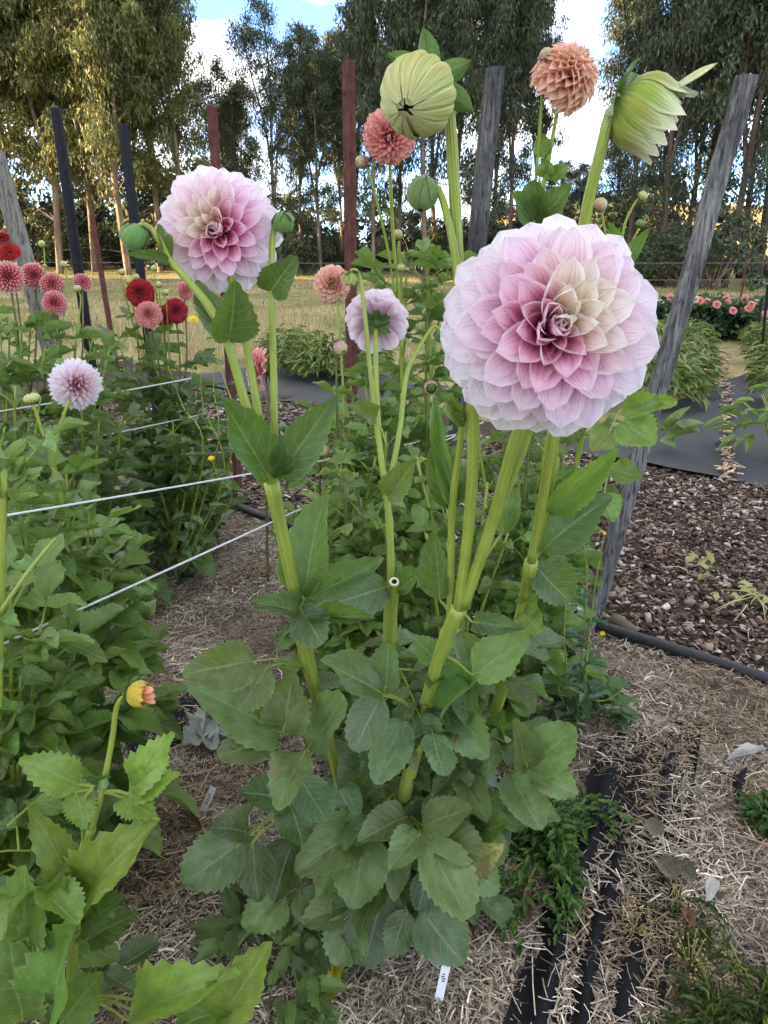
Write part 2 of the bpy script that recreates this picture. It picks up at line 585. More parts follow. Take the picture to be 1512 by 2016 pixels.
def calyx_mesh(A, r, mat=None):
    """green receptacle behind the petals, with two rings of bracts"""
    mb = MB()
    A, X, Yv = axes(A)
    pts = [A * (-0.42 * r), A * (-0.3 * r), A * (-0.1 * r), A * (0.12 * r)]
    mb.tube(pts, [0.07 * r, 0.2 * r, 0.26 * r, 0.14 * r], 10)
    for ring, (n, ln) in enumerate(((8, .34), (6, .42))):
        for k in range(n):
            a = 2 * math.pi * (k + .5 * ring) / n + U(-.1, .1)
            e = X * math.cos(a) + Yv * math.sin(a)
            b = A * (-0.33 * r) + e * 0.12 * r
            d = e * U(.8, 1.0) - A * (0.1 + 0.5 * ring) + A * U(-.1, .2)
            mb.add_mesh(g_plain, frame(b, d, -A, ln * r * .55, ln * r, ln * r))
    return mb.mesh('calyx', mat or M_CALYX)

GA = math.pi * (3 - math.sqrt(5))
def bloom(plant, C, axis, rad, n, style, mat, colf, separate=True, thmax=118, flat=0.5, part='bloom', squash=1.0, label=None):
    """colf(th_degrees, phi, i) -> petal colour; petals spiral out from the centre"""
    C = Vector(C)
    A, X, Yv = axes(axis)
    cal = calyx_mesh(A, rad)
    core = put_at(part, cal, C, plant)
    if label: core['label'] = label
    ps = petal_set(style)
    mb = MB()
    cm = math.cos(R(thmax))
    for i in range(n):
        f = (i + 0.6) / n
        th = math.acos(1 - f * (1 - cm))
        thd = math.degrees(th)
        phi = i * GA + U(-.07, .07)
        lv = min(7, int(th / R(thmax) * 8))
        k = random.randrange(3)
        geo, bend = ps[lv][k]
        e = X * math.cos(phi) + Yv * math.sin(phi)
        ln = rad * (flat + (1 - flat) * smooth01(thd, 0, 75)) * U(.93, 1.05)
        thb = th - max(0, bend) * 0.50 + U(-.05, .05)
        d = e * math.sin(thb) + A * math.cos(thb)
        nr = A * math.sin(thb) - e * math.cos(thb)
        base = e * (0.16 * rad * math.sin(th)) + A * (-0.12 * rad + 0.16 * rad * math.cos(th))
        nr = nr + (d.cross(nr)) * U(-.22, .22)
        M = frame(C + base * squash, d, nr, ln * .92, ln * .92, ln * .92)
        cc = colf(thd, phi, i)
        if separate:
            put('petal', petal_mesh(style, lv, k, mat), M, core, cc)
        else:
            mb.add_mesh(geo, Matrix.Translation(-C) @ M)
    # small upright petals that fill the heart
    nh = 18 if style in ('decor', 'loose') else 9
    for i in range(nh):
        th = R(3 + 25 * (i + .5) / nh); phi = i * GA + 1.0
        lv = 0 if i < nh // 2 else 1
        k = random.randrange(3)
        e = X * math.cos(phi) + Yv * math.sin(phi)
        d = e * math.sin(th) + A * math.cos(th)
        ln = rad * (flat * .78 + .12 * i / nh) * U(.92, 1.06)
        M = frame(C + A * (.10 * rad) + e * (.02 + .05 * i / nh) * rad, d, A * math.sin(th) - e * math.cos(th) + d.cross(e) * U(-.3, .3), ln * .62, ln, ln * .62)
        if separate: put('petal', petal_mesh(style, lv, k, mat), M, core, colf(8 + 20 * i / nh, phi, i))
        else: mb.add_mesh(ps[lv][k][0], Matrix.Translation(-C) @ M)
    if not separate:
        o = put('petals', mb.mesh('petals', mat), Matrix.Translation(C), core, colf(40, 0, 0))
        o['kind'] = 'stuff'
    return core

BLOOM_COPY = {}
def bloom_copy(plant, C, axis, rad, key, n, style, mat, c):
    """small bloom seen from afar: petals joined, mesh shared between alike ones"""
    if key not in BLOOM_COPY:
        mb = MB()
        ps = petal_set(style)
        A, X, Yv = axes((0, 0, 1))
        for i in range(n):
            f = (i + .6) / n
            th = math.acos(1 - f * (1 - math.cos(R(112))))
            lv = min(7, int(th / R(112) * 8))
            geo, bend = ps[lv][i % 3]
            phi = i * GA
            e = X * math.cos(phi) + Yv * math.sin(phi)
            thb = th - max(0, bend) * .5
            d = e * math.sin(thb) + A * math.cos(thb)
            nr = A * math.sin(thb) - e * math.cos(thb)
            ln = .92 * (.55 + .45 * smooth01(math.degrees(th), 0, 75)) * U(.93, 1.05)
            mb.add_mesh(geo, frame(e * .15 * math.sin(th), d, nr, ln, ln, ln))
        BLOOM_COPY[key] = (mb.mesh('petals', mat), calyx_mesh((0, 0, 1), 1.0))
    pm, cmh = BLOOM_COPY[key]
    A = Vector(axis).normalized()
    Mx = Matrix.Translation(C) @ Vector((0, 0, 1)).rotation_difference(A).to_matrix().to_4x4() @ Matrix.Rotation(U(0, 6), 4, 'Z') @ Matrix.Scale(rad, 4)
    mb2 = cmh.copy()
    mb2.transform(Matrix.Translation(-Vector(C)) @ Mx)
    core = put_at('bloom', mb2, C, plant)
    o = put('petals', pm, Mx, core, c)
    o['kind'] = 'stuff'
    return core

# ------------------------------------------------------------------ buds
def gore_geo(n, t_end=0.93, wide=1.35, twist=0.35, bulge=0.10, ell=1.1, tip=0.0, flare=0.0, rows=9, over=0.05):
    """one wrapped petal of a bud, axis +Z; tip > 0 lets its point stand free"""
    V, UV, Fc = [], [], []
    cols = (-1, -.6, -.2, .2, .6, 1)
    ha = math.pi / n * wide
    for j in range(rows + 1):
        t = j / rows
        if tip > 0 and t > 0.62:
            q = (t - .62) / .38
            th = math.pi * (1 - .62 * t_end)
            r0 = math.sin(th); z0 = -(-math.cos(th)) * 1.0
            rr = r0 * (1 - .10 * q) + flare * q * q
            z = ell * (math.cos(th) + tip * q)
            wa = ha * (1 - q ** 1.3) + 0.01
        else:
            th = math.pi * (1 - t * t_end)
            rr = math.sin(th); z = ell * math.cos(th)
            wa = ha * (1.0 if tip > 0 or t < .7 else 1 - .5 * (t - .7) / .3)
        rr = max(rr, 0.02)
        for s in cols:
            al = s * wa + twist * t
            r = rr * (1 + bulge * (1 - s * s) * math.sin(math.pi * min(1, t * 1.1)) + over * s)
            V.append((r * math.cos(al), r * math.sin(al), z))
            UV.append((.5 + .5 * s, t))
    for j in range(rows):
        for k in range(5):
            i = j * 6 + k
            Fc.append((i, i + 1, i + 7, i + 6))
    return V, Fc, UV

def rot_to(A):
    return Vector((0, 0, 1)).rotation_difference(Vector(A).normalized()).to_matrix().to_4x4()

def bud(plant, C, axis, r, n=12, color=(0.30, 0.36, 0.06), mat=None, separate=True, bracts=5, blen=0.9, reflex=0.6, tip=0.0, flare=0.0, ell=1.1, bcol=None, t_end=0.93, rings=2, twist=.35):
    C = Vector(C)
    A = Vector(axis).normalized()
    Rm = rot_to(A)
    mat = mat or M_BUD
    core_mb = MB()
    # inner core so that nothing shows through, and the neck
    pts = [Vector((0, 0, z)) for z in (-1.12 * ell, -0.95 * ell, -0.6 * ell, -0.1 * ell, 0.25 * ell, 0.42 * ell)]
    core_mb.tube(pts, [.16, .34, .72, .86, .70, .3], 12)
    for v in range(len(core_mb.v)):
        core_mb.v[v] = tuple(Rm @ (Vector(core_mb.v[v]) * r))
    core = put_at('bud', core_mb.mesh('bud_core', M_CALYX), C, plant, color)
    mb = MB()
    for ring in range(rings):
        gs = [gore_geo(n, t_end + .04 * (ring == 1) + U(-.03, .02), U(1.25, 1.75), twist + U(-.12, .12), U(.06, .16), ell, tip * (1 - .25 * ring) * U(.8, 1.2), flare * (1 - .6 * ring) + U(-.05, .08) * (tip > 0)) for _ in range(4)]
        mes = [mk('petal', g[0], g[1], mat, g[2]) for g in gs] if separate else None
        for k in range(n):
            sc_ = r * (1.0 - .07 * ring) * U(.985, 1.015)
            M = Matrix.Translation(C) @ Rm @ Matrix.Rotation(2 * math.pi * (k + .5 * ring) / n + U(-.09, .09), 4, 'Z') @ Matrix.Rotation(U(-.05, .05), 4, 'X') @ Matrix.Scale(sc_, 4)
            cc = tuple(c * U(.85, 1.15) for c in color)
            j_ = random.randrange(4)
            if ring: cc = tuple(c * .8 for c in cc)
            if separate: put('petal', mes[j_], M, core, cc)
            else: mb.add_mesh(gs[j_], Matrix.Translation(-C) @ M)
    if not separate:
        o = put('petals', mb.mesh('petals', mat), Matrix.Translation(C), core, color)
    bb = MB()
    X = Rm.to_3x3() @ Vector((1, 0, 0)); Yv = Rm.to_3x3() @ Vector((0, 1, 0))
    for k in range(bracts):
        a = 2 * math.pi * k / bracts + U(-.25, .25)
        e = X * math.cos(a) + Yv * math.sin(a)
        b = C - A * (.95 * ell * r) + e * (.22 * r)
        d = e * (1.0) + A * (0.55 - reflex * U(.7, 1.3))
        ln = blen * r * U(.85, 1.15)
        M = frame(b, d, -A, ln * .6, ln, ln)
        if separate: put('bract', LEAF_PLAIN, M, core, bcol)
        else: bb.add_mesh(g_plain, Matrix.Translation(-C) @ M)
    if not separate and bracts:
        put('bracts', bb.mesh('bracts', M_CALYX), Matrix.Translation(C), core)
    return core

# ------------------------------------------------------------------ stems and leaves on plants
def stem(plant, pts, r0, r1, mat=None, sides=9, node=(), name='stem', sub=6):
    """pts are world points; swollen rings at the fractions in node"""
    path = catmull(pts, sub)
    n = len(path)
    rad = []
    for i in range(n):
        f = i / (n - 1)
        r = r0 + (r1 - r0) * f
        for nd in node:
            r *= 1 + 0.16 * math.exp(-((f - nd) * n / 1.6) ** 2)
        rad.append(r)
    V, Fc, UV = tube_geo(path, rad, sides)
    return put(name, mk('stem', V, Fc, mat or M_STEM, UV), None, plant)

def stem_px(plant, px, r0, r1, **kw):
    return stem(plant, [P(*q) for q in px], r0, r1, **kw)

def tint(base, j=0.15):
    k = U(1 - j, 1 + j)
    return (base[0] * k * U(.93, 1.07), base[1] * k, base[2] * k * U(.88, 1.12))

def leaf_group(plant, node, leaflets, color, lib=None, r=0.0028, mat=None):
    """a compound leaf: the stalk from node, its leaflets as sub-parts; leaflets = (base, tip, width)"""
    node = Vector(node)
    mb = MB()
    cen = sum((Vector(l[0]) for l in leaflets), Vector()) / len(leaflets)
    for b, t_, w in leaflets:
        b = Vector(b)
        m = node.lerp(b, .5) + Vector((0, 0, (b - node).length * .10))
        if (b - node).length > 0.004:
            mb.tube(catmull([node, m, b, b + (Vector(t_) - b) * .15], 3), [r, r * .6], 6)
    if not mb.v: mb.tube([node, node + Vector((0, 0, .004))], [r, r * .7], 6)
    for i in range(len(mb.v)): mb.v[i] = tuple(Vector(mb.v[i]) - node)
    st = put_at('leaf', mb.mesh('leaf_stalk', mat or M_STEM), node, plant)
    for b, t_, w in leaflets:
        leaf_between('leaflet', b, t_, w, st, tint(color), None, lib)
    LEAF_COUNT[plant.name] = LEAF_COUNT.get(plant.name, 0) + len(leaflets)
    return st

def compound(plant, node, d, length, color, n=5, lib=None, mat=None, wr=0.56, droop=0.35, r=0.0022):
    """a natural pinnate leaf leaving node in direction d"""
    node, d = Vector(node), Vector(d).normalized()
    side = d.cross(Vector((0, 0, 1)))
    if side.length < 1e-3: side = Vector((1, 0, 0))
    side.normalize()
    up = side.cross(d)
    def at(f):
        return node + d * (length * f) - Vector((0, 0, 1)) * (droop * length * f * f)
    mb = MB()
    path = [at(f) - node for f in (0, .2, .4, .6)]
    mb.tube(path, [r, r * .6], 5)
    lfs = []
    lay = [(0.58, 0, 0.44)]
    if n >= 3: lay += [(0.46, 1, .36), (0.46, -1, .36)]
    if n >= 5: lay += [(0.26, 1, .28), (0.26, -1, .28)]
    lib = lib or LEAF_A
    for f, sd, ls in lay:
        b = at(f)
        dd = d * (1.0 if sd == 0 else .55) + side * sd * U(.75, 1.0) - Vector((0, 0, 1)) * (droop * U(.6, 1.5))
        ll = length * ls * U(.85, 1.15)
        nr = up * 1.0 + Vector((0, 0, .6)) + rvec(.25) + side * sd * U(-.25, .1)
        lfs.append((random.choice(lib), frame(b, dd, nr, ll * wr * U(.9, 1.12), ll, ll), tint(color, .2)))
    PEND.setdefault(plant.name, (plant, []))[1].append((node, mb, mat or M_STEM, lfs))

PEND, LEAF_COUNT = {}, {}
def flush_leaves(limit=290):
    """the nearest leaflets of each plant become parts of their own, the rest one joined part"""
    eye = Vector((0, 0, CAMH))
    for plant, items in PEND.values():
        items.sort(key=lambda it: (it[0] - eye).length)
        n = LEAF_COUNT.get(plant.name, 0)
        base = WPOS[plant.name]
        mass, stalks = MB(), MB()
        for node, mb, mat, lfs in items:
            if n + len(lfs) <= limit:
                st = put_at('leaf', mb.mesh('leaf_stalk', mat), node, plant)
                for me, M, c in lfs: put('leaflet', me, M, st, c)
                n += len(lfs)
            else:
                stalks.add([Vector(v) + node - base for v in mb.v], mb.f, mb.uv)
                for me, M, c in lfs: mass.add_mesh(GEO_OF[me.name], Matrix.Translation(-base) @ M, c)
        if mass.v:
            put('leaves', mass.mesh('leaves', M_LEAF_MASS), Matrix.Translation(base), plant)['kind'] = 'stuff'
            put('leaf_stalks', stalks.mesh('leaf_stalks', M_STEM), Matrix.Translation(base), plant)['kind'] = 'stuff'
    PEND.clear()

def dahlia_bush(plant, base, tops, leaf_len, color, pairs=6, n=5, lib=None, z0=0.08, r=0.006, smat=None, droop=.35, topgap=0.0, wr=.56):
    """stems from base to each top point, with opposite compound leaves at the joints"""
    base = Vector(base)
    for tp in tops:
        tp = Vector(tp)
        b = base + Vector((U(-.05, .05), U(-.05, .05), 0))
        mid = b.lerp(tp, .5) + Vector((U(-.03, .03), U(-.03, .03), .04))
        pts = [b, mid, tp]
        path = catmull(pts, 8)
        stem(plant, pts, r, r * .45, mat=smat, sides=7, node=[(k + .7) / pairs for k in range(pairs)])
        a0 = U(0, 6)
        for k in range(pairs):
            f = z0 + (1 - z0 - topgap) * (k + .5) / pairs
            i = min(len(path) - 2, int(f * (len(path) - 1)))
            nd = path[i].lerp(path[i + 1], f * (len(path) - 1) - i)
            a = a0 + k * math.pi / 2 + U(-.3, .3)
            for s in (0, math.pi):
                ll = leaf_len * (1.1 - .5 * f) * U(.8, 1.2)
                el = .25 + .55 * f + U(-.15, .2)
                d = Vector((math.cos(a + s) * math.cos(el), math.sin(a + s) * math.cos(el), math.sin(el)))
                compound(plant, nd, d, ll, color, n if f < .8 else 3, lib, None, wr, droop)
# ------------------------------------------------------------------ ground surfaces
PIPE0 = G(1080, 1212); PIPE1 = G(1512, 1356)
D1 = (PIPE1 - PIPE0).normalized()                 # runs to the right, towards the viewer
D2 = Vector((-D1.y, D1.x, 0))                     # away from the viewer
S_PIPE = 0.0
S_MAT = (G(1270, 917) - PIPE0).dot(D2)
def SW(a, s, z=0.0):
    p = PIPE0 + D1 * a + D2 * s
    return Vector((p.x, p.y, z))

def grid_sheet(x0, x1, y0, y1, nx, ny, hfun):
    xs = np.linspace(x0, x1, nx); ys = np.linspace(y0, y1, ny)
    X, Y = np.meshgrid(xs, ys)
    Z = hfun(X, Y)
    V = np.stack([X, Y, Z], -1).reshape(-1, 3)
    i = np.arange(ny - 1)[:, None] * nx + np.arange(nx - 1)[None, :]
    Q = np.stack([i, i + 1, i + nx + 1, i + nx], -1).reshape(-1, 4)
    return V, Q

def terrain(x, y):
    x = np.asarray(x, dtype=float); y = np.asarray(y, dtype=float)
    z = 0.45 * np.clip((y - 14) / 30, 0, 1) ** 1.5 * np.clip((4 - x) / 16, 0, 1)
    z = z + np.where(y > 14, 0.05 * np.sin(x * .5 + y * .3) * np.clip((y - 14) / 10, 0, 1), 0)
    return z

m = NT('dry_paddock')
oc = m.n('ShaderNodeTexCoord').outputs['Object']
n1 = m.noise(0.35, oc, 5); n2 = m.noise(9.0, oc, 6, .7)
c = m.mix(m.ramp(n1, [(0.42, 0.0), (0.62, 1.0)]), (0.21, 0.19, 0.075), (0.36, 0.29, 0.14))
c = m.mix(1.0, c, m.ramp(n2, [(0.3, .6), (0.7, 1.3)]), 'MULTIPLY')
M_PADDOCK = m.finish(c, .95, m.bump(n2, .6, .05), 0, .1)

# one big sheet to the horizon: fine near, coarse far
def ground_sheet():
    xs = np.concatenate([np.linspace(-900, -40, 12), np.linspace(-38, 40, 60), np.linspace(45, 900, 12)])
    ys = np.concatenate([np.linspace(-400, -6, 8), np.linspace(-4, 60, 70), np.linspace(66, 1500, 16)])
    X, Y = np.meshgrid(xs, ys)
    Z = terrain(X, Y) - 0.03
    V = np.stack([X, Y, Z], -1).reshape(-1, 3)
    nx, ny = len(xs), len(ys)
    i = np.arange(ny - 1)[:, None] * nx + np.arange(nx - 1)[None, :]
    return V, np.stack([i, i + 1, i + nx + 1, i + nx], -1).reshape(-1, 4)
V, Q = ground_sheet()
tag(put('ground', mk_fast('ground', V, Q, M_PADDOCK, smooth=True)), kind='structure')

# unseen hill to the west, added to keep the low sun off the garden
m = NT('hill_grass')
oc = m.n('ShaderNodeTexCoord').outputs['Object']
n1 = m.noise(0.08, oc, 6); n2 = m.noise(1.5, oc, 6, .7)
c = m.mix(m.ramp(n1, [(0.4, 0.0), (0.62, 1.0)]), (0.38, 0.27, 0.10), (0.52, 0.38, 0.15))
c = m.mix(1.0, c, m.ramp(n2, [(0.3, .75), (0.7, 1.2)]), 'MULTIPLY')
M_HILL = m.finish(c, .95, m.bump(n2, .5, .2), 0, .1)
def sun_block_ridge(X, Y):
    return 22 * np.exp(-((X + 75) / 17) ** 2) * np.clip((28 - Y) / 14, 0, 1) * np.clip((Y + 80) / 20, 0, 1) + 31 * np.exp(-((Y - 18) / 7.5) ** 2 - ((X + 75) / 19) ** 2) - .2  # second peak is an added spur that shades the right gums
V, Q = grid_sheet(-120, -32, -90, 40, 45, 60, sun_block_ridge)
tag(put('hill', mk_fast('hill', V, Q, M_HILL, smooth=True)), kind='structure')  # out of view, put in as a sun blocker
def rise(X, Y):
    return np.clip((Y - 75) / 90, 0, 1) ** 1.2 * (9.0 + 2.5 * np.sin(X * .03)) * np.clip((X + 20) / 50, 0.25, 1) - .3
V, Q = grid_sheet(-140, 260, 72, 320, 60, 40, rise)
tag(put('hill', mk_fast('far_hill', V, Q, M_HILL, smooth=True)), kind='structure')

# straw mulch sheet (front beds), bark chip sheet, weed mat
m = NT('straw_mulch')
oc = m.n('ShaderNodeTexCoord').outputs['Object']
na = m.noise(1.0, m.mapping(oc, (160, 30, 30)), 4); nb = m.noise(1.0, m.mapping(oc, (28, 150, 30)), 4); ncz = m.noise(5.0, oc, 5)
st = m.math('MAXIMUM', na, nb)
c = m.mix(m.ramp(st, [(0.45, 0.0), (0.66, 1.0)]), (0.045, 0.034, 0.026), (0.36, 0.31, 0.24))
c = m.mix(m.ramp(ncz, [(0.4, 0.0), (0.65, .8)]), c, (0.06, 0.045, 0.035))
M_STRAWBASE = m.finish(c, .95, m.bump(st, .8, .01), 0, .1)

def rough(X, Y, amp=0.012):
    return amp * (np.sin(X * 9 + Y * 4) + np.sin(X * 5.3 - Y * 11 + 1) + .6 * np.sin(X * 23 + Y * 17))

def region(name, a0, a1, s0, s1, mat, z, n=60, amp=.006):
    A, S = np.meshgrid(np.linspace(a0, a1, n), np.linspace(s0, s1, n))
    X = PIPE0.x + D1.x * A + D2.x * S; Y = PIPE0.y + D1.y * A + D2.y * S
    Z = z + rough(X, Y, amp)
    V = np.stack([X, Y, Z], -1).reshape(-1, 3)
    i = np.arange(n - 1)[:, None] * n + np.arange(n - 1)[None, :]
    Q = np.stack([i, i + 1, i + n + 1, i + n], -1).reshape(-1, 4)
    return tag(put(name, mk_fast(name, V, Q, mat, smooth=True)), kind='structure')
region('straw_bed', -5.5, 4.0, -4.5, 0.03, M_STRAWBASE, 0.0, 120)

m = NT('bark_soil')
oc = m.n('ShaderNodeTexCoord').outputs['Object']
n1 = m.noise(45, oc, 6, .7)
c = m.ramp(n1, [(0.3, (0.022, 0.016, 0.012)), (0.55, (0.07, 0.048, 0.036)), (0.75, (0.17, 0.13, 0.10))])
M_BARKBASE = m.finish(c, .95, m.bump(n1, .9, .012), 0, .1)
region('bark_bed', -8.0, 5.0, 0.03, S_MAT + .5, M_BARKBASE, -0.004, 120)

m = NT('weed_mat')
oc = m.n('ShaderNodeTexCoord').outputs['Object']
wv = m.noise(1.0, m.mapping(oc, (700, 700, 1)), 1)
n1 = m.noise(2.2, oc, 6, .65); n2 = m.noise(14, oc, 5, .7)
c = m.mix(m.ramp(n1, [(0.52, 0.0), (0.75, .55)]), (0.014, 0.015, 0.018), (0.06, 0.047, 0.036))
c = m.mix(m.ramp(n2, [(0.55, 0.0), (0.8, .4)]), c, (0.075, 0.070, 0.065))
M_MAT = m.finish(c, .6, m.bump(m.math('ADD', wv, m.math('MULTIPLY', n2, .6)), .25, .004), 0, .5)

def mat_sheet(a0, a1, s0, s1, z, amp=.010):
    n = 70
    A, S = np.meshgrid(np.linspace(a0, a1, n), np.linspace(s0, s1, n))
    X = PIPE0.x + D1.x * A + D2.x * S; Y = PIPE0.y + D1.y * A + D2.y * S
    Z = z + amp * (np.sin(A * 4 + S * 1.3) + .7 * np.sin(A * 9.3 - S * 2) + .5 * np.sin(S * 7 + 2 * np.sin(A * 3))) + .008 * np.exp(-((S - s0) / .03) ** 2)
    V = np.stack([X, Y, Z], -1).reshape(-1, 3)
    i = np.arange(n - 1)[:, None] * n + np.arange(n - 1)[None, :]
    return V, np.stack([i, i + 1, i + n + 1, i + n], -1).reshape(-1, 4)
V, Q = mat_sheet(-1.2, 3.6, S_MAT - .06, S_MAT + 7.0, .022)
tag(put('weed_mat', mk_fast('weed_mat', V, Q, M_MAT, smooth=True)), 'wide black weed mat sheet lying under the peony rows behind leaning timber post', 'weed mat')
V, Q = mat_sheet(-6.2, -3.4, S_MAT - .05, S_MAT + 1.7, .022)
tag(put('weed_mat', mk_fast('weed_mat', V, Q, M_MAT, smooth=True)), 'short black weed mat strip under the small round peony bushes by the paddock', 'weed mat')

# the creased mat half buried in straw
FA, FB = G(985, 2040), G(1205, 1395)
FDIR = (FB - FA).normalized(); FN = Vector((FDIR.y, -FDIR.x, 0))
FLEN = (FB - FA).length + .06; FW = 0.27
def fold_h(a, b):
    """a along 0..FLEN, b across 0..FW: ridges that run along the strip"""
    q = b / FW * 3.6 + .45 * np.sin(a * 2.2) + .16 * np.sin(a * 5.3 + 1) + .05 * np.sin(a * 17 + b * 30)
    h = .026 * (.5 + .5 * np.cos(2 * np.pi * q)) ** 1.7 * (.62 + .38 * np.sin(a * 3.3 + 9 * b + 1))
    edge = np.clip(a / .1, 0, 1) * np.clip((FLEN - a) / .30, 0, 1) ** .8
    return .004 + h * (.25 + .75 * edge) - .022 * (1 - np.clip((FLEN - a) / .28, 0, 1))
A, B = np.meshgrid(np.linspace(0, FLEN, 80), np.linspace(0, FW, 44))
Wd = 1.0
X = FA.x + FDIR.x * A + FN.x * B; Y = FA.y + FDIR.y * A + FN.y * B
Z = fold_h(A, B) + .007
V = np.stack([X, Y, Z], -1).reshape(-1, 3)
i = np.arange(43)[:, None] * 80 + np.arange(79)[None, :]
Q = np.stack([i, i + 1, i + 81, i + 80], -1).reshape(-1, 4)
m = NT('black_mat'); M_MAT2 = m.finish((0.009, 0.0095, 0.011), .8, m.bump(m.noise(40, m.n('ShaderNodeTexCoord').outputs['Object'], 5, .7), .3, .004), 0, .12)
tag(put('weed_mat', mk_fast('creased_mat', V, Q, M_MAT2, smooth=True)), 'creased black weed mat strip half buried in straw beside the big dahlia', 'weed mat')
# dark mat edge on the left behind the wilted leaf
def mat_scrap(pts, label):
    c0 = sum((G(*p) for p in pts), Vector()) / len(pts)
    vs = [G(*p) + Vector((0, 0, .012 + .006 * (k % 2))) for k, p in enumerate(pts)] + [c0 + Vector((0, 0, .03))]
    n = len(pts)
    low = [Vector((v.x, v.y, -.01)) for v in vs[:n]]
    fs = [(k, (k + 1) % n, n) for k in range(n)] + [((k + 1) % n, k, n + 1 + k, n + 1 + (k + 1) % n) for k in range(n)]
    tag(put('weed_mat', mk('mat_scrap', vs + low, fs, M_MAT2)), label, 'weed mat')
mat_scrap([(240, 1450), (330, 1400), (400, 1350), (445, 1345), (420, 1400), (350, 1470), (260, 1510)], 'dark scrap of weed mat showing through straw beside the wilted grey leaf')
mat_scrap([(1440, 1530), (1470, 1520), (1462, 1570), (1450, 1605)], 'tiny dark scrap of weed mat poking out of straw near the poly pipe')

# ------------------------------------------------------------------ loose straw and bark chips
def in_wedge(x, y, margin=.25):
    return np.abs(x) < (0.56 * y + .45 + margin)

def ribbons(name, cx, cy, cz, ln, wd, ang, tilt, roll, colr, mat):
    """flat straws: two quads each with a slight kink"""
    n = len(cx)
    d = np.stack([np.cos(ang) * np.cos(tilt), np.sin(ang) * np.cos(tilt), np.sin(tilt)], -1)
    sN = np.stack([-np.sin(ang) * np.cos(roll), np.cos(ang) * np.cos(roll), np.sin(roll)], -1)
    c = np.stack([cx, cy, cz], -1)
    kink = rng.normal(0, .12, (n, 1)) * sN + np.array([0, 0, 1.0]) * rng.normal(.05, .06, (n, 1))
    V = np.empty((n, 6, 3))
    h = ln[:, None] / 2; w = wd[:, None] / 2
    V[:, 0] = c - d * h - sN * w; V[:, 1] = c - d * h + sN * w
    m_ = c + kink * h
    V[:, 2] = m_ - sN * w; V[:, 3] = m_ + sN * w
    V[:, 4] = c + d * h - sN * w; V[:, 5] = c + d * h + sN * w
    i = np.arange(n)[:, None] * 6
    Q = np.concatenate([i + np.array([0, 2, 3, 1]), i + np.array([2, 4, 5, 3])], 0)
    return mk_fast(name, V.reshape(-1, 3), Q, mat, np.repeat(colr, 6, axis=0))

M_STRAW = col_attr_material('straw', .85, 0, .2, 60, .15, 0)
def straw_layer(n, y0, y1):
    y = y0 + (y1 - y0) * rng.random(n * 3) ** 1.15
    x = (rng.random(n * 3) * 2 - 1) * (0.62 * y + .75)
    s = (x - PIPE0.x) * D2.x + (y - PIPE0.y) * D2.y
    keep = (s < 0.06)
    # the mat strip: straw lies in its valleys only
    a = (x - FA.x) * FDIR.x + (y - FA.y) * FDIR.y; b = (x - FA.x) * FN.x + (y - FA.y) * FN.y
    inm = (a > 0) & (a < FLEN) & (b > 0) & (b < FW)
    fh = fold_h(a, b)
    keep &= ~(inm & (fh > .0105) & (rng.random(len(x)) > .04 + .5 * np.clip((a / FLEN - .62) / .3, 0, 1)))
    keep &= ~(inm & (b < .05) & (a < .8) & (rng.random(len(x)) > .05))
    # bare dark patches of soil
    pat = np.sin(x * 5.1 + 1.3 * np.sin(y * 3)) * np.sin(y * 4.3 + 1.1 * np.sin(x * 4))
    keep &= rng.random(len(x)) < np.clip(.95 - .75 * np.clip(pat - .1, 0, 1), .15, 1)
    x, y, inm, fh = x[keep][:n], y[keep][:n], inm[keep][:n], fh[keep][:n]
    n = len(x)
    z = rng.random(n) ** 1.5 * .016 + .004 + rough(x, y, .006) + np.where(inm, fh + .004, 0)
    ln = np.clip(rng.lognormal(-3.55, .62, n), .008, .15)
    wd = np.clip(rng.lognormal(-6.3, .4, n), .0009, .0045)
    base = np.array([[.38, .33, .255], [.30, .27, .225], [.22, .18, .14], [.60, .55, .46], [.10, .075, .058], [.36, .32, .275]])
    colr = base[rng.choice(6, n, p=[.22, .22, .2, .11, .15, .1])] * rng.uniform(.75, 1.6, (n, 1))
    stain = .5 + .5 * np.sin(x * 7.3 + 2.1 * np.sin(y * 5.2) + 1.0) * np.sin(y * 6.1 + 1.7 * np.sin(x * 4.4))
    colr = colr * np.array([[.98, .935, .865]]) * (.60 + .6 * stain)[:, None] * np.where(stain[:, None] < .4, np.array([[1.0, .92, .82]]), 1.0)
    return ribbons('straw', x, y, z, ln, wd, rng.random(n) * 6.283, rng.normal(0, .17, n), rng.normal(0, .5, n), colr, M_STRAW)
o = put('straw', straw_layer(135000, .85, 4.8))
tag(o, 'loose pale straw mulch strewn over the soil around the dahlias', 'straw', kind='stuff')

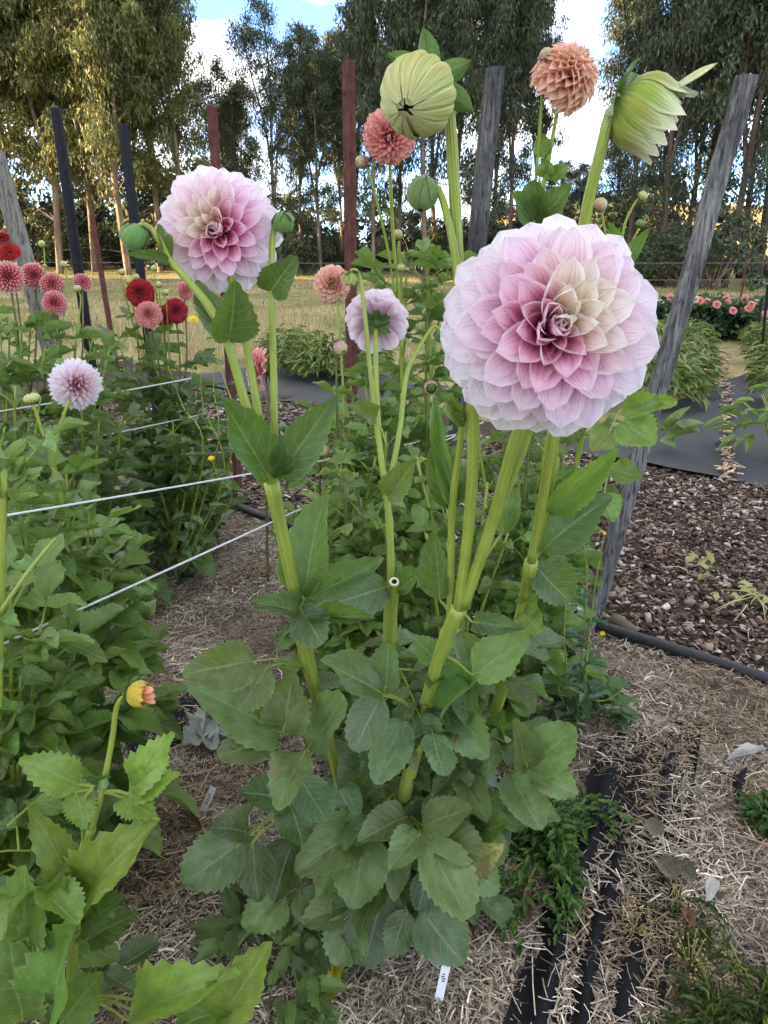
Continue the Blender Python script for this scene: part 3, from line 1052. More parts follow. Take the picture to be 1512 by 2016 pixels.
def chips(n):
    a = rng.uniform(-5.5, 3.2, n * 2); s = rng.uniform(.02, S_MAT + .02, n * 2)
    x = PIPE0.x + D1.x * a + D2.x * s; y = PIPE0.y + D1.y * a + D2.y * s
    k = in_wedge(x, y, .5) & (y > .8)
    x, y = x[k][:n], y[k][:n]
    n = len(x)
    L_ = np.clip(rng.lognormal(-3.95, .55, n), .005, .048); W_ = L_ * rng.uniform(.25, .8, n); T_ = np.clip(L_ * .18, .002, .008)
    box = np.array([[-1, -1, -1], [1, -.8, -1], [1, .7, -1], [-.8, 1, -1], [-.9, -.8, 1], [.8, -.9, 1], [.9, .6, 1], [-.7, .8, 1]]) * .5
    V = box[None] * np.stack([L_, W_, T_], -1)[:, None, :]
    V = V * rng.uniform(.75, 1.2, V.shape)
    an = rng.random(n) * 6.283; tl = rng.normal(0, .35, n); rl = rng.normal(0, .35, n)
    ca, sa = np.cos(an), np.sin(an)
    # roll about x, tilt about y, turn about z
    y1 = V[..., 1] * np.cos(rl)[:, None] - V[..., 2] * np.sin(rl)[:, None]; z1 = V[..., 1] * np.sin(rl)[:, None] + V[..., 2] * np.cos(rl)[:, None]
    x2 = V[..., 0] * np.cos(tl)[:, None] + z1 * np.sin(tl)[:, None]; z2 = -V[..., 0] * np.sin(tl)[:, None] + z1 * np.cos(tl)[:, None]
    xx = x2 * ca[:, None] - y1 * sa[:, None] + x[:, None]; yy = x2 * sa[:, None] + y1 * ca[:, None] + y[:, None]
    zz = z2 + (rng.random(n) * .014 + .002 + rough(x, y, .005))[:, None]
    base = np.array([[.090, .060, .045], [.052, .036, .028], [.155, .108, .080], [.27, .205, .155], [.40, .35, .29], [.12, .075, .055]])
    colr = base[rng.choice(6, n, p=[.27, .22, .2, .15, .09, .07])] * rng.uniform(.7, 1.4, (n, 1))
    i = np.arange(n)[:, None, None] * 8
    Q = (i + np.array([[3, 2, 1, 0], [4, 5, 6, 7], [0, 1, 5, 4], [1, 2, 6, 5], [2, 3, 7, 6], [3, 0, 4, 7]])[None]).reshape(-1, 4)
    return mk_fast('bark_chips', np.stack([xx, yy, zz], -1).reshape(-1, 3), Q, M_CHIP, np.repeat(colr, 8, axis=0))
M_CHIP = col_attr_material('bark_chip', .9, 0, .35, 80, .15, .3)
o = put('bark_chips', chips(52000))
tag(o, 'dark brown bark chips covering the bed behind the poly pipe', 'bark chips', kind='stuff')
# straw flecks on the bark
n = 3500
a = rng.uniform(-5, 3, n); s = rng.uniform(0, S_MAT, n)
x = PIPE0.x + D1.x * a + D2.x * s; y = PIPE0.y + D1.y * a + D2.y * s
k = in_wedge(x, y, .4); x, y = x[k], y[k]; n = len(x)
o = put('straw', ribbons('straw', x, y, .022 + rough(x, y, .005), np.clip(rng.lognormal(-3.5, .5, n), .012, .1), np.clip(rng.lognormal(-5.9, .35, n), .0015, .005), rng.random(n) * 6.28, rng.normal(0, .2, n), rng.normal(0, .5, n), np.array([[.42, .36, .28]]) * rng.uniform(.6, 1.3, (n, 1)), M_STRAW))
tag(o, 'thin scatter of pale straw flecks lying on the dark bark chips', 'straw', kind='stuff')
# litter on the weed mat seam
n = 420
sA, sB = G(1432, 960), G(1425, 690)
f = rng.random(n) ** 1.4
x = sA.x + (sB.x - sA.x) * f + rng.normal(0, .03, n); y = sA.y + (sB.y - sA.y) * f + rng.normal(0, .03, n)
o = put('leaf_litter', ribbons('leaf_litter', x, y, np.full(n, .047), rng.uniform(.03, .08, n), rng.uniform(.008, .02, n), rng.random(n) * 6.28, rng.normal(0, .25, n), rng.normal(0, .4, n), np.array([[.42, .30, .20]]) * rng.uniform(.5, 1.4, (n, 1)), M_STRAW))
tag(o, 'tan leaf litter caught along the seam of the wide weed mat', 'leaf litter', kind='stuff')

# ------------------------------------------------------------------ poly pipe, cut pipe end
m = NT('poly_pipe')
n1 = m.noise(30, m.n('ShaderNodeTexCoord').outputs['Object'], 5, .7)
M_PIPE = m.finish(m.mix(m.ramp(n1, [(0.5, 0.0), (0.8, .5)]), (0.010, 0.011, 0.013), (0.05, 0.047, 0.045)), .5, m.bump(n1, .15, .003), 0, .5)
pts = [SW(a, .02 * math.sin(a * 2.1), .022) for a in np.linspace(-6.0, 2.2, 40)]
mb = MB(); mb.tube(pts, .023, 12)
tag(put('irrigation_pipe', mb.mesh('irrigation_pipe', M_PIPE)), 'black poly irrigation pipe running along the edge of the bark bed', 'pipe')
m = NT('old_timber_pipe'); M_OLDPIPE = m.finish((0.10, 0.09, 0.05), .8)
a0, a1 = G(1205, 1232) + Vector((0, 0, .03)), G(1255, 1258) + Vector((0, 0, .015))
mb = MB()
dirp = (a1 - a0).normalized()
for rr, flip in ((.026, 1), (.021, -1)):
    g = tube_geo([a0, a0.lerp(a1, .5), a1], rr, 14, False)
    mb.add(g[0], g[1] if flip > 0 else [tuple(reversed(q)) for q in g[1]], g[2])
nb_ = 14 * 3
mb.f += [(k, nb_ + k, nb_ + (k + 1) % 14, (k + 1) % 14) for k in range(14)]
tag(put('pipe_offcut', mb.mesh('pipe_offcut', M_OLDPIPE)), 'short hollow pipe offcut lying beside the poly pipe at the leaning post', 'pipe')

# ------------------------------------------------------------------ posts
def wood_material(name, c1, c2, c3, scale=(60, 60, 4)):
    m = NT(name)
    oc = m.n('ShaderNodeTexCoord').outputs['Object']
    g = m.noise(1.0, m.mapping(oc, scale), 6, .65)
    b = m.noise(6.0, oc, 5, .65)
    crk = m.noise(1.0, m.mapping(oc, (scale[0] * 2, scale[1] * 2, 18)), 4, .7)
    c = m.mix(m.ramp(g, [(0.32, 0.0), (0.68, 1.0)]), c1, c2)
    c = m.mix(m.ramp(b, [(0.42, 0.0), (0.66, 1.0)]), c, c3)
    c = m.mix(1.0, c, m.ramp(crk, [(0.35, .25), (0.5, 1.05)]), 'MULTIPLY')
    return m.finish(c, .9, m.bump(m.math('ADD', g, m.math('MULTIPLY', crk, .7)), .8, .006), 0, .1)
M_CHARRED = wood_material('charred_timber', (0.030, 0.028, 0.029), (0.19, 0.18, 0.17), (0.050, 0.048, 0.048))
M_GREYWOOD = wood_material('weathered_timber', (0.045, 0.041, 0.040), (0.29, 0.28, 0.265), (0.070, 0.066, 0.064))
M_PALEWOOD = wood_material('pale_timber', (0.11, 0.10, 0.085), (0.30, 0.27, 0.23), (0.18, 0.165, 0.14))
m = NT('rusty_steel')
oc = m.n('ShaderNodeTexCoord').outputs['Object']
n1 = m.noise(20, oc, 6, .7)
M_RUST = m.finish(m.ramp(n1, [(0.3, (0.055, 0.022, 0.018)), (0.55, (0.115, 0.043, 0.032)), (0.8, (0.17, 0.075, 0.05))]), .85, m.bump(n1, .4, .003), 0, .2)
m = NT('black_steel')
n1 = m.noise(25, m.n('ShaderNodeTexCoord').outputs['Object'], 5, .7)
M_BLACK = m.finish(m.ramp(n1, [(0.35, (0.006, 0.0065, 0.010)), (0.75, (0.016, 0.016, 0.018))]), .6, None, 0, .25)

def timber_post(bot, top, w, t, mat, label, split=True, group=None, slant=0.0):
    """sawn post from bottom to top point, rough edges, chamfered corners"""
    bot, top = Vector(bot), Vector(top)
    n = 16
    ax = (top - bot)
    x = Vector((1, 0, 0)); x = (x - ax.normalized() * x.dot(ax.normalized())).normalized()
    x = Matrix.Rotation(R(18), 3, ax.normalized()) @ x
    y = ax.normalized().cross(x)
    prof = [(-.5, -.42), (-.42, -.5), (.0, -.49), (.42, -.5), (.5, -.42), (.49, 0), (.5, .42), (.42, .5), (0, .49), (-.42, .5), (-.5, .42), (-.49, 0)]
    V, Fc = [], []
    for i in range(n + 1):
        f = i / n
        c = bot + ax * f
        jit = Vector((U(-.0025, .0025), U(-.0025, .0025), 0))
        for px, py in prof:
            k = 1 + U(-.025, .025)
            z = Vector((0, 0, slant * w * px if i == n else 0))
            V.append(c + x * px * w * k + y * py * t * k + jit + z)
    m_ = len(prof)
    for i in range(n):
        for k in range(m_):
            k2 = (k + 1) % m_
            Fc.append((i * m_ + k, i * m_ + k2, (i + 1) * m_ + k2, (i + 1) * m_ + k))
    Fc.append(tuple(n * m_ + k for k in range(m_)))
    o = put('timber_post', mk('timber_post', [v - bot for v in V], Fc, mat, smooth=False), Matrix.Translation(bot))
    return tag(o, label, 'post', group)

def star_picket(bot, top, mat, label, w=.05, group=None):
    """three-flanged steel picket with wire holes' shoulders and a cut top"""
    bot, top = Vector(bot), Vector(top)
    ax = top - bot
    zz = ax.normalized()
    x = zz.orthogonal().normalized(); x = Matrix.Rotation(R(U(0, 120)), 3, zz) @ x
    mb = MB()
    th = .006
    for k in range(3):
        e = Matrix.Rotation(R(120 * k), 3, zz) @ x
        s = zz.cross(e)
        vs = []
        for f in (0, 1):
            c = ax * f
            for a_, b_ in ((0, -th), (w * .62, -th * .6), (w * .62, th * .6), (0, th)):
                vs.append(c + e * a_ + s * b_)
        mb.add(vs, [(0, 1, 5, 4), (1, 2, 6, 5), (2, 3, 7, 6), (7, 4, 5, 6), (3, 2, 1, 0)])
        # bolt shoulders along one flange
        if k == 0:
            for q in np.linspace(.2, .95, 8):
                M = frame(ax * q + e * w * .4, e, s, 1, 1, 1)
                mb.box((0, 0, 0), .010, .010, th * 2.4, M)
    o = put('star_picket', mb.mesh('star_picket', mat, False), Matrix.Translation(bot))
    return tag(o, label, 'picket', group)

def vert_post(u, vt, Y, ub=None, vb=None):
    top = P(u, vt, Y)
    bot = Vector((top.x, top.y, -.05))
    return bot, top

b_, t_ = Vector(G(1152, 1243)), P(1472, 148, 2.62)
b_.z = -.08
timber_post(b_, t_, .060, .040, M_GREYWOOD, 'tall weathered grey timber post leaning right beside the bark bed', slant=.2)
t_ = P(975, 132, 3.02); b_ = P(905, 1000, 3.05); b_.z = -.05
b_.x = t_.x - .14
timber_post(b_, t_, .060, .05, M_CHARRED, 'charred dark timber post standing behind the tall round dahlia bud', slant=.15)
BURNT = (b_, t_)
t_ = P(-10, 300, 3.6); b_ = Vector((t_.x + .25, 3.6, -.05))
timber_post(b_, t_, .075, .06, M_PALEWOOD, 'pale grey timber post leaning behind the red and white dahlias')
for (u, vt, Y, mat, lab, lean) in (
        (111, 212, 3.9, M_BLACK, 'taller black steel picket rising beside the red and white dahlias', .02),
        (240, 243, 4.1, M_BLACK, 'shorter black steel picket rising behind the plain red dahlias', .03),
        (417, 208, 4.3, M_RUST, 'rusty steel picket hidden behind the pale pink dahlia bloom', .0),
        (685, 118, 3.3, M_RUST, 'thick rusty steel picket standing next to the coral ball dahlia', -.01),
        (180, 424, 6.5, M_RUST, 'thin short rusty picket at the paddock edge between the black pickets', .08)):
    t_ = P(u, vt, Y)
    star_picket((t_.x + lean, t_.y, -.1), t_, mat, lab, .046 if 'thin' not in lab else .04)
# small pickets far right by the far dahlia bed
for (u, vt, vb, lab) in ((1500, 590, 690, 'slim black picket nearest the far dahlia bed corner'), (1512, 560, 720, 'slim black picket beside the right peony row')):
    b_ = G(u - 14, vb); t_ = P(u, vt, b_.y)
    star_picket((b_.x, b_.y, -.05), t_, M_BLACK, lab, .03)

# ------------------------------------------------------------------ cords and fence wires
m = NT('white_cord'); M_CORD = m.finish(m.mix(m.noise(60, m.n('ShaderNodeTexCoord').outputs['Object'], 4), (0.60, 0.60, 0.58), (0.46, 0.46, 0.44)), .55)
def cord(a, b, r, label, sag=.012, mat=None, name='white_cord', cat='cord', group=None):
    a, b = Vector(a), Vector(b)
    pts = [a.lerp(b, i / 24) - Vector((0, 0, sag * 4 * (i / 24) * (1 - i / 24))) for i in range(25)]
    mb = MB(); mb.tube(pts, r, 7)
    return tag(put(name, mb.mesh(name, mat or M_CORD), None), label, cat, group)
a, b = P(0, 1262, 1.17), P(490, 1040, 1.72)
d = (b - a).normalized()
cord(a - d * .5, b + d * 1.35, .0027, 'lower white cord stretched past the dahlia with the pale pink spiky bloom')
a, b = P(0, 1008, 1.19), P(490, 924, 1.74)
d = (b - a).normalized()
cord(a - d * .5, b + d * 1.3, .0022, 'upper white cord stretched past the dahlia with the pale pink spiky bloom')
a, b = P(0, 803, 2.55), P(330, 752, 3.1)
d = (b - a).normalized()
cord(a - d * .6, b + d * .12, .0028, 'white cord strung through the red dahlia row behind the spiky bloom')
a, b = P(90, 872, 2.6), P(400, 815, 3.3)
d = (b - a).normalized()
cord(a - d * .6, b + d * .02, .0022, 'low thin white cord strung under the red dahlia row')
m = NT('fence_wire'); M_WIRE = m.finish((0.16, 0.16, 0.16), .5)

cord(P(1218, 1075, 2.56), G(1172, 1246), .0022, 'thin dark twine hanging down beside the foot of the leaning grey post', .0, M_PIPE, 'twine', 'twine')
# ------------------------------------------------------------------ trees
M_GUM = col_attr_material('gum_leaf', .55, .25, .15, 1.0, .35, 0)
m = NT('gum_bark')
oc = m.n('ShaderNodeTexCoord').outputs['Object']
n1 = m.noise(1.0, m.mapping(oc, (5, 5, .8)), 5, .65)
M_GUMBARK = m.finish(m.ramp(n1, [(0.32, (0.11, 0.075, 0.05)), (0.55, (0.27, 0.20, 0.145)), (0.75, (0.40, 0.32, 0.25))]), .85, m.bump(n1, .5, .05), 0, .1)

def leaf_cloud(centres, radii, counts, ln, wd, base, hang=1.0, vary=.3, flat=.8):
    """many slender leaves about each centre; returns verts, quads, colours"""
    tot = int(sum(counts))
    C = np.repeat(np.asarray(centres), counts, axis=0); Rr = np.repeat(np.asarray(radii), counts)
    p = rng.normal(0, 1, (tot, 3)); p /= np.linalg.norm(p, axis=1)[:, None]
    rr = rng.random(tot) ** .55
    p = p * rr[:, None] * Rr[:, None]; p[:, 2] *= flat
    p[:, 2] -= (p[:, 0] ** 2 + p[:, 1] ** 2) / (Rr + 1e-6) * .35 * hang
    c = C + p
    d = rng.normal(0, .55, (tot, 3)); d[:, 2] -= hang; d /= np.linalg.norm(d, axis=1)[:, None]
    s = np.cross(d, rng.normal(0, 1, (tot, 3))); s /= np.linalg.norm(s, axis=1)[:, None]
    l = ln * rng.uniform(.6, 1.35, tot)[:, None]; w = wd * rng.uniform(.6, 1.35, tot)[:, None]
    V = np.stack([c, c + d * l * .45 + s * w * .5, c + d * l, c + d * l * .45 - s * w * .5], 1)
    cl = np.repeat(rng.uniform(1 - vary, 1 + vary, (len(centres), 1)), counts, axis=0)
    colr = np.asarray(base)[rng.integers(0, len(base), tot)] * cl * rng.uniform(.8, 1.2, (tot, 1))
    return V.reshape(-1, 3), np.arange(tot * 4).reshape(-1, 4), np.repeat(colr, 4, axis=0)

def gum_variant(h, cover, seed, lowest=.33, width=.16, nleaf=150, base=None, forks=2):
    random.seed(seed)
    tr = MB()
    cen, rad = [], []
    lean = Vector((U(-.05, .05), U(-.05, .05), 0)) * h
    stems = []
    def axis_pts(b, top, wob):
        return catmull([b, b.lerp(top, .35) + Vector((U(-1, 1), U(-1, 1), 0)) * wob, b.lerp(top, .7) + Vector((U(-1, 1), U(-1, 1), 0)) * wob, top], 5)
    r0 = h * .0105
    main = axis_pts(Vector((0, 0, -.2)), Vector((lean.x, lean.y, h * .97)), h * .015)
    tr.tube(main, [r0, r0 * .15], 8)
    stems.append((main, 1.0, r0))
    for k in range(forks):
        i = random.randrange(3, 7)
        b = main[i]
        a = U(0, 6.28)
        top = b + Vector((math.cos(a) * h * U(.08, .14), math.sin(a) * h * U(.08, .14), (h - b.z) * U(.7, .92)))
        pp = axis_pts(b, top, h * .012)
        tr.tube(pp, [r0 * .6, r0 * .1], 6)
        stems.append((pp, .8, r0 * .6))
    for pp, sc_, rb in stems:
        zt = pp[-1].z
        nb = int(27 * sc_ * cover)
        for k in range(nb):
            f = lowest + (1 - lowest) * ((k + U(0, 1)) / nb)
            i = min(len(pp) - 2, int(f * (len(pp) - 1)))
            b = pp[i].lerp(pp[i + 1], f * (len(pp) - 1) - i)
            a = k * 2.4 + U(-.5, .5)
            prof = math.sin(math.pi * min(1, (.25 + .75 * (f - lowest) / (1 - lowest))) ** .8) * .8 + .25
            ln = h * width * prof * U(.55, 1.1)
            e = Vector((math.cos(a), math.sin(a), 0))
            tip = b + e * ln * .75 + Vector((0, 0, ln * U(.5, .95)))
            br = catmull([b, b.lerp(tip, .5) + Vector((0, 0, -ln * .08)), tip], 4)
            tr.tube(br, [max(.018, rb * .28 * (1.15 - f)), .008], 4, cap=False)
            for q in range(3):
                ff = (.5, .78, 1.0)[q]
                c = br[int(ff * (len(br) - 1))] + rvec(.2)
                cen.append(tuple(c)); rad.append(h * .042 * U(.65, 1.3))
        cen.append(tuple(pp[-1])); rad.append(h * .035)
    # bare twigs low down
    for k in range(9):
        f = U(.12, lowest + .1)
        i = int(f * (len(main) - 1)); b = main[i]
        a = U(0, 6.28); ln = U(.6, 1.9)
        tr.tube([b, b + Vector((math.cos(a) * ln, math.sin(a) * ln, ln * U(.1, .8)))], [.022, .006], 4, cap=False)
    cnt = [int(1.35 * nleaf * (r / (h * .042)) ** 1.6) + 10 for r in rad]
    V, Q, Cc = leaf_cloud(cen, rad, cnt, .27, .072, base, 1.0, .4)
    return tr.mesh('trunk', M_GUMBARK), mk_fast('crown', V, Q, M_GUM, Cc), h

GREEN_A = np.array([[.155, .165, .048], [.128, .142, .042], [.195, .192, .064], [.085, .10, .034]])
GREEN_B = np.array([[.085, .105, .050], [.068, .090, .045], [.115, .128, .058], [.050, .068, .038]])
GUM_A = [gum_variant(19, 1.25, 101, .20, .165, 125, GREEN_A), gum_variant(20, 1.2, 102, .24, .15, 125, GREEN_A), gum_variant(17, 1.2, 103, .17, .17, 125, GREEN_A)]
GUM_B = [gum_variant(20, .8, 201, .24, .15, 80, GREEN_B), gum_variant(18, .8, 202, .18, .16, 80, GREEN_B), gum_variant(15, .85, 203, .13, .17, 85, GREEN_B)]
m = NT('gum_bark_shaded')  # darker copy of the gum bark: shade of the right belt put into colour
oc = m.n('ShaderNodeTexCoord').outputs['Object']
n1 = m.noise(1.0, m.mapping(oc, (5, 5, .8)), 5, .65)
M_GUMBARK_SHADED = m.finish(m.ramp(n1, [(0.32, (0.05, 0.036, 0.028)), (0.55, (0.12, 0.085, 0.065)), (0.75, (0.19, 0.145, 0.115))]), .85, m.bump(n1, .5, .05), 0, .1)
GREEN_SHADED = GREEN_B * np.array([[.86, .88, .95]])  # leaf palette darkened for the right belt, shade in the colour
GUM_SHADED = [gum_variant(20, .8, 301, .2, .15, 95, GREEN_SHADED), gum_variant(18, .85, 302, .14, .16, 95, GREEN_SHADED)]
for v_ in GUM_SHADED: v_[0].materials[0] = M_GUMBARK_SHADED
random.seed(77)

def gum(var, u, Y, hs, ws, label, group):
    x = (u - CX) / FPX * (Y * .943 + .47)
    z = float(terrain(x, Y)) - .05
    t = thing('gum_tree', (x, Y, z), label, 'tree', group)
    M = Matrix.Translation((x, Y, z)) @ Matrix.Rotation(U(0, 6.28), 4, 'Z') @ Matrix.Diagonal((ws, ws, hs / var[2], 1))
    put('trunk', var[0], M, t)
    c = put('crown', var[1], M, t); c['kind'] = 'stuff'
    return t
LA = 'tall olive green gum tree with sunlit orange trunk behind the red dahlias'
LB = 'dark grey green gum tree with slim trunk in the belt behind the charred post'
LC = 'dark gum tree leaning in the shaded belt behind the tall leaning grey post'
LS = 'small slender gum tree standing lower than its neighbours beside the sky gap'
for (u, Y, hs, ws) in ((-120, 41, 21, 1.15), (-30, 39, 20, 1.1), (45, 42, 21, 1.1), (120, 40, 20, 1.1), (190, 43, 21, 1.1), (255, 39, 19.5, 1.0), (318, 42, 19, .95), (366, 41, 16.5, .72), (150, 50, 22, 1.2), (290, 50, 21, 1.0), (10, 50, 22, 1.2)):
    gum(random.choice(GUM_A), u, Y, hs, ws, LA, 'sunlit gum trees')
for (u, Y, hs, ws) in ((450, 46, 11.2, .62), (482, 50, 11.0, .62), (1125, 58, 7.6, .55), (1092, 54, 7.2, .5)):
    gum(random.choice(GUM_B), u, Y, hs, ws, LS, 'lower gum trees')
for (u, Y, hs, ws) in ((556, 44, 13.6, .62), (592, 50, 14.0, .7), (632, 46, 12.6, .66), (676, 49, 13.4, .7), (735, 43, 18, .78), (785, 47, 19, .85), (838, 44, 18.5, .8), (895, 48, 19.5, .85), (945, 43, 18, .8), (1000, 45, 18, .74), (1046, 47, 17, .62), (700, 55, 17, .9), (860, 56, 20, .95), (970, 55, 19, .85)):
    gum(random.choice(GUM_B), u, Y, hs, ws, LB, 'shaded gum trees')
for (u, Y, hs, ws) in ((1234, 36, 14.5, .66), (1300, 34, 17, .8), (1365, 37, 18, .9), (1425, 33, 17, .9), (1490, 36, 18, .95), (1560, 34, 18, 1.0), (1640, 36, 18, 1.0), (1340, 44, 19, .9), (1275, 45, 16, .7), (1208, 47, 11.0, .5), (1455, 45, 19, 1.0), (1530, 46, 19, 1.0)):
    gum(random.choice(GUM_SHADED), u, Y, hs, ws, LC, 'shaded gum trees on the right')

# shrubs under the trees
def shrub_variant(seed, base, w=2.2, h=2.6):
    random.seed(seed)
    cen, rad = [], []
    tr = MB()
    for k in range(26):
        a = U(0, 6.28); r = U(0, 1) ** .6 * w; z = U(.25, 1.0) * h * (1 - .5 * (r / w) ** 2)
        cen.append((r * math.cos(a), r * math.sin(a), z)); rad.append(U(.35, .7))
        tr.tube([(U(-.1, .1), U(-.1, .1), -.1), Vector(cen[-1]) * .5 + Vector((0, 0, .2)), cen[-1]], [.03, .008], 4, cap=False)
    V, Q, Cc = leaf_cloud(cen, rad, [170] * 26, .22, .09, base, .5, .35)
    return tr.mesh('branches', M_GUMBARK), mk_fast('foliage', V, Q, M_GUM, Cc)
SHR = [shrub_variant(5, GREEN_B * .95), shrub_variant(6, GREEN_B * .9, 2.6, 3.4), shrub_variant(7, (GREEN_B + GREEN_A) * .45, 1.8, 2.0)]
random.seed(78)
for (u, Y, s, k, lab) in ((60, 45, 1.25, 1, 'l'), (170, 47, 1.2, 0, 'l'), (375, 44, 1.35, 1, 'l'), (470, 47, 1.1, 1, 'l'), (520, 44, 1.2, 0, 'l'), (-60, 46, 1.2, 1, 'l'), (270, 50, 1.1, 0, 'l'),
                        (640, 50, 1.0, 0, 'm'), (820, 50, 1.2, 1, 'm'), (930, 49, 1.2, 0, 'm'), (1020, 46, 1.3, 1, 'm'), (1090, 47, 1.5, 1, 'm'), (1150, 43, 1.35, 1, 'm'), (720, 52, 1.1, 0, 'm'), (560, 52, 1.1, 1, 'm'),
                        (1215, 40, 1.35, 1, 'r'), (1290, 38, 1.1, 0, 'r'), (1190, 42, 1.2, 0, 'r'), (1400, 30, .95, 1, 'r'), (1345, 33, 1.0, 0, 'r'), (1480, 44, .8, 2, 'r'), (1250, 36, 1.0, 2, 'r'),
                        (-90, 54, 2.2, 1, 'l'), (10, 56, 1.9, 0, 'l'), (110, 55, 2.3, 1, 'l'), (215, 57, 1.8, 0, 'l'), (320, 54, 2.1, 1, 'l'), (420, 53, 2.0, 1, 'l'), (505, 57, 2.2, 0, 'l'), (390, 47, 1.6, 0, 'l'), (600, 58, 1.6, 1, 'm'), (690, 60, 1.4, 0, 'm'), (780, 58, 1.5, 1, 'm'), (880, 60, 1.6, 0, 'm'), (970, 58, 1.5, 1, 'm'), (1065, 56, 1.7, 0, 'm'), (1300, 50, 1.9, 1, 'r'), (1240, 52, 1.8, 0, 'r'), (1180, 54, 1.7, 1, 'r')):
    x = (u - CX) / FPX * (Y * .943 + .47); z = float(terrain(x, Y))
    lb = {'l': 'dark rounded evergreen shrub under the sunlit gum trees', 'm': 'dark shrub filling in below the gum belt across the paddock', 'r': 'dark shrub under the shaded gums beyond the far dahlia bed'}[lab]
    t = thing('shrub', (x, Y, z), lb, 'shrub', lb.replace('shrub', 'shrubs'))
    M = Matrix.Translation((x, Y, z)) @ Matrix.Rotation(U(0, 6.28), 4, 'Z') @ Matrix.Scale(s, 4)
    put('branches', SHR[k][0], M, t)
    c = put('foliage', SHR[k][1], M, t); c['kind'] = 'stuff'

# dry grass standing in the paddock
n = 26000
y = 9.5 + 32 * rng.random(n) ** 1.3
x = (rng.random(n) * 2 - 1) * (.58 * y + 1.0)
s_ = (x - PIPE0.x) * D2.x + (y - PIPE0.y) * D2.y
k = ~((x > 1.2) & (y < 16)) & (s_ > S_MAT + 1.0)
x, y = x[k], y[k]; n = len(x)
tall = (np.sin(x * .9 + 2 * np.sin(y * .35)) > -.2) & (y < 19)
hgt = np.where(tall, rng.uniform(.15, .48, n), rng.uniform(.04, .12, n))
z = terrain(x, y) - .03
lean = rng.normal(0, .18, (n, 2))
wd = .004 + .0004 * y
ang = rng.random(n) * 3.14
V = np.stack([np.stack([x - np.cos(ang) * wd, y - np.sin(ang) * wd, z], -1), np.stack([x + np.cos(ang) * wd, y + np.sin(ang) * wd, z], -1), np.stack([x + lean[:, 0] * hgt, y + lean[:, 1] * hgt, z + hgt], -1)], 1).reshape(-1, 3)
cc = np.where(tall[:, None], np.array([[.46, .37, .19]]), np.array([[.24, .23, .085]])) * rng.uniform(.7, 1.25, (n, 1))
M_DRY = col_attr_material('dry_grass', .8, .2, .15, 3, .15, 0)
tag(put('dry_grass', mk_fast('dry_grass', V, np.arange(n * 3).reshape(-1, 3), M_DRY, np.repeat(cc, 3, axis=0))), 'dry straw coloured grass standing in the paddock', 'grass', kind='stuff')

# paddock fence wires
for (v0, v1, h, lab) in ((0, 0, 1.15, 'top'), (0, 0, .75, 'middle'), (0, 0, .35, 'bottom')):
    cord((-13, 20.0, h), (14, 19.0, h), .006, lab + ' thin grey wire of the paddock fence under the gums', .03, M_WIRE, 'fence_wire', 'wire')
for xx in (-11, -4.5, 2.5, 9):
    star_picket((xx, 19.7 - .04 * xx, -.1), (xx, 19.7 - .04 * xx, 1.3), M_RUST, 'small rusty picket of the wire fence across the paddock', .05, 'paddock fence pickets')
# ------------------------------------------------------------------ the big blush dahlia in front
GR_OLD = (0.136, 0.192, 0.064)      # dusty mature leaf
GR_DARK = (0.072, 0.122, 0.032)
GR_BLUE = (0.084, 0.145, 0.058)
GR_MID = (0.125, 0.205, 0.036)
GR_FRESH = (0.175, 0.265, 0.034)

fb = G(748, 1745)
front = thing('dahlia_plant', (fb.x, fb.y, 0), 'large dahlia with a huge cream and blush pink bloom on thick green stems', 'dahlia')
YF = 1.12
# stems
stem_px(front, [(775, 1745, 1.26), (790, 1600, 1.20), (830, 1430, 1.12), (872, 1275, 1.05), (905, 1195, 1.01)], .0150, .0115, node=(.02, .5, .98), sides=12)
stem(front, [P(*q) for q in ((903, 1205, 1.012), (925, 1010, .965), (932, 830, .93), (918, 640, .925), (904, 545, .92), (896, 400, .91), (888, 262, .905), (878, 190, .905))] + [P(823, 190, .86) - Vector((-.35, -.80, -.42)).normalized() * .036], .0088, .0060, node=(.0,), sides=10)
stem_px(front, [(912, 1195, 1.005), (965, 1040, .96), (1010, 880, .91), (1060, 740, .88)], .0088, .0074, sides=10)
stem_px(front, [(962, 1055, .965), (1000, 960, .94), (1038, 860, .925), (1060, 760, .91)], .0066, .0050, sides=9)
stem_px(front, [(886, 1225, 1.03), (888, 1120, 1.0), (890, 1003, .98), (905, 880, .955), (912, 812, .94)], .0062, .0036, node=(.55,), sides=9)
# right back stem with the half open bud
stem_px(front, [(880, 1640, 1.36), (920, 1540, 1.32), (985, 1370, 1.22), (1028, 1200, 1.14), (1046, 1105, 1.09)], .0125, .0100, node=(.35, .98), sides=11)
stem_px(front, [(1046, 1105, 1.09), (1068, 985, 1.05), (1085, 870, 1.01), (1120, 640, .97), (1152, 430, .93), (1182, 300, .912), (1198, 240, .91), (1220, 205, .91)], .0078, .0062, sides=10)
stem_px(front, [(1050, 1110, 1.10), (1080, 980, 1.07), (1098, 850, 1.03), (1115, 740, 1.0)], .0055, .0040, sides=9)
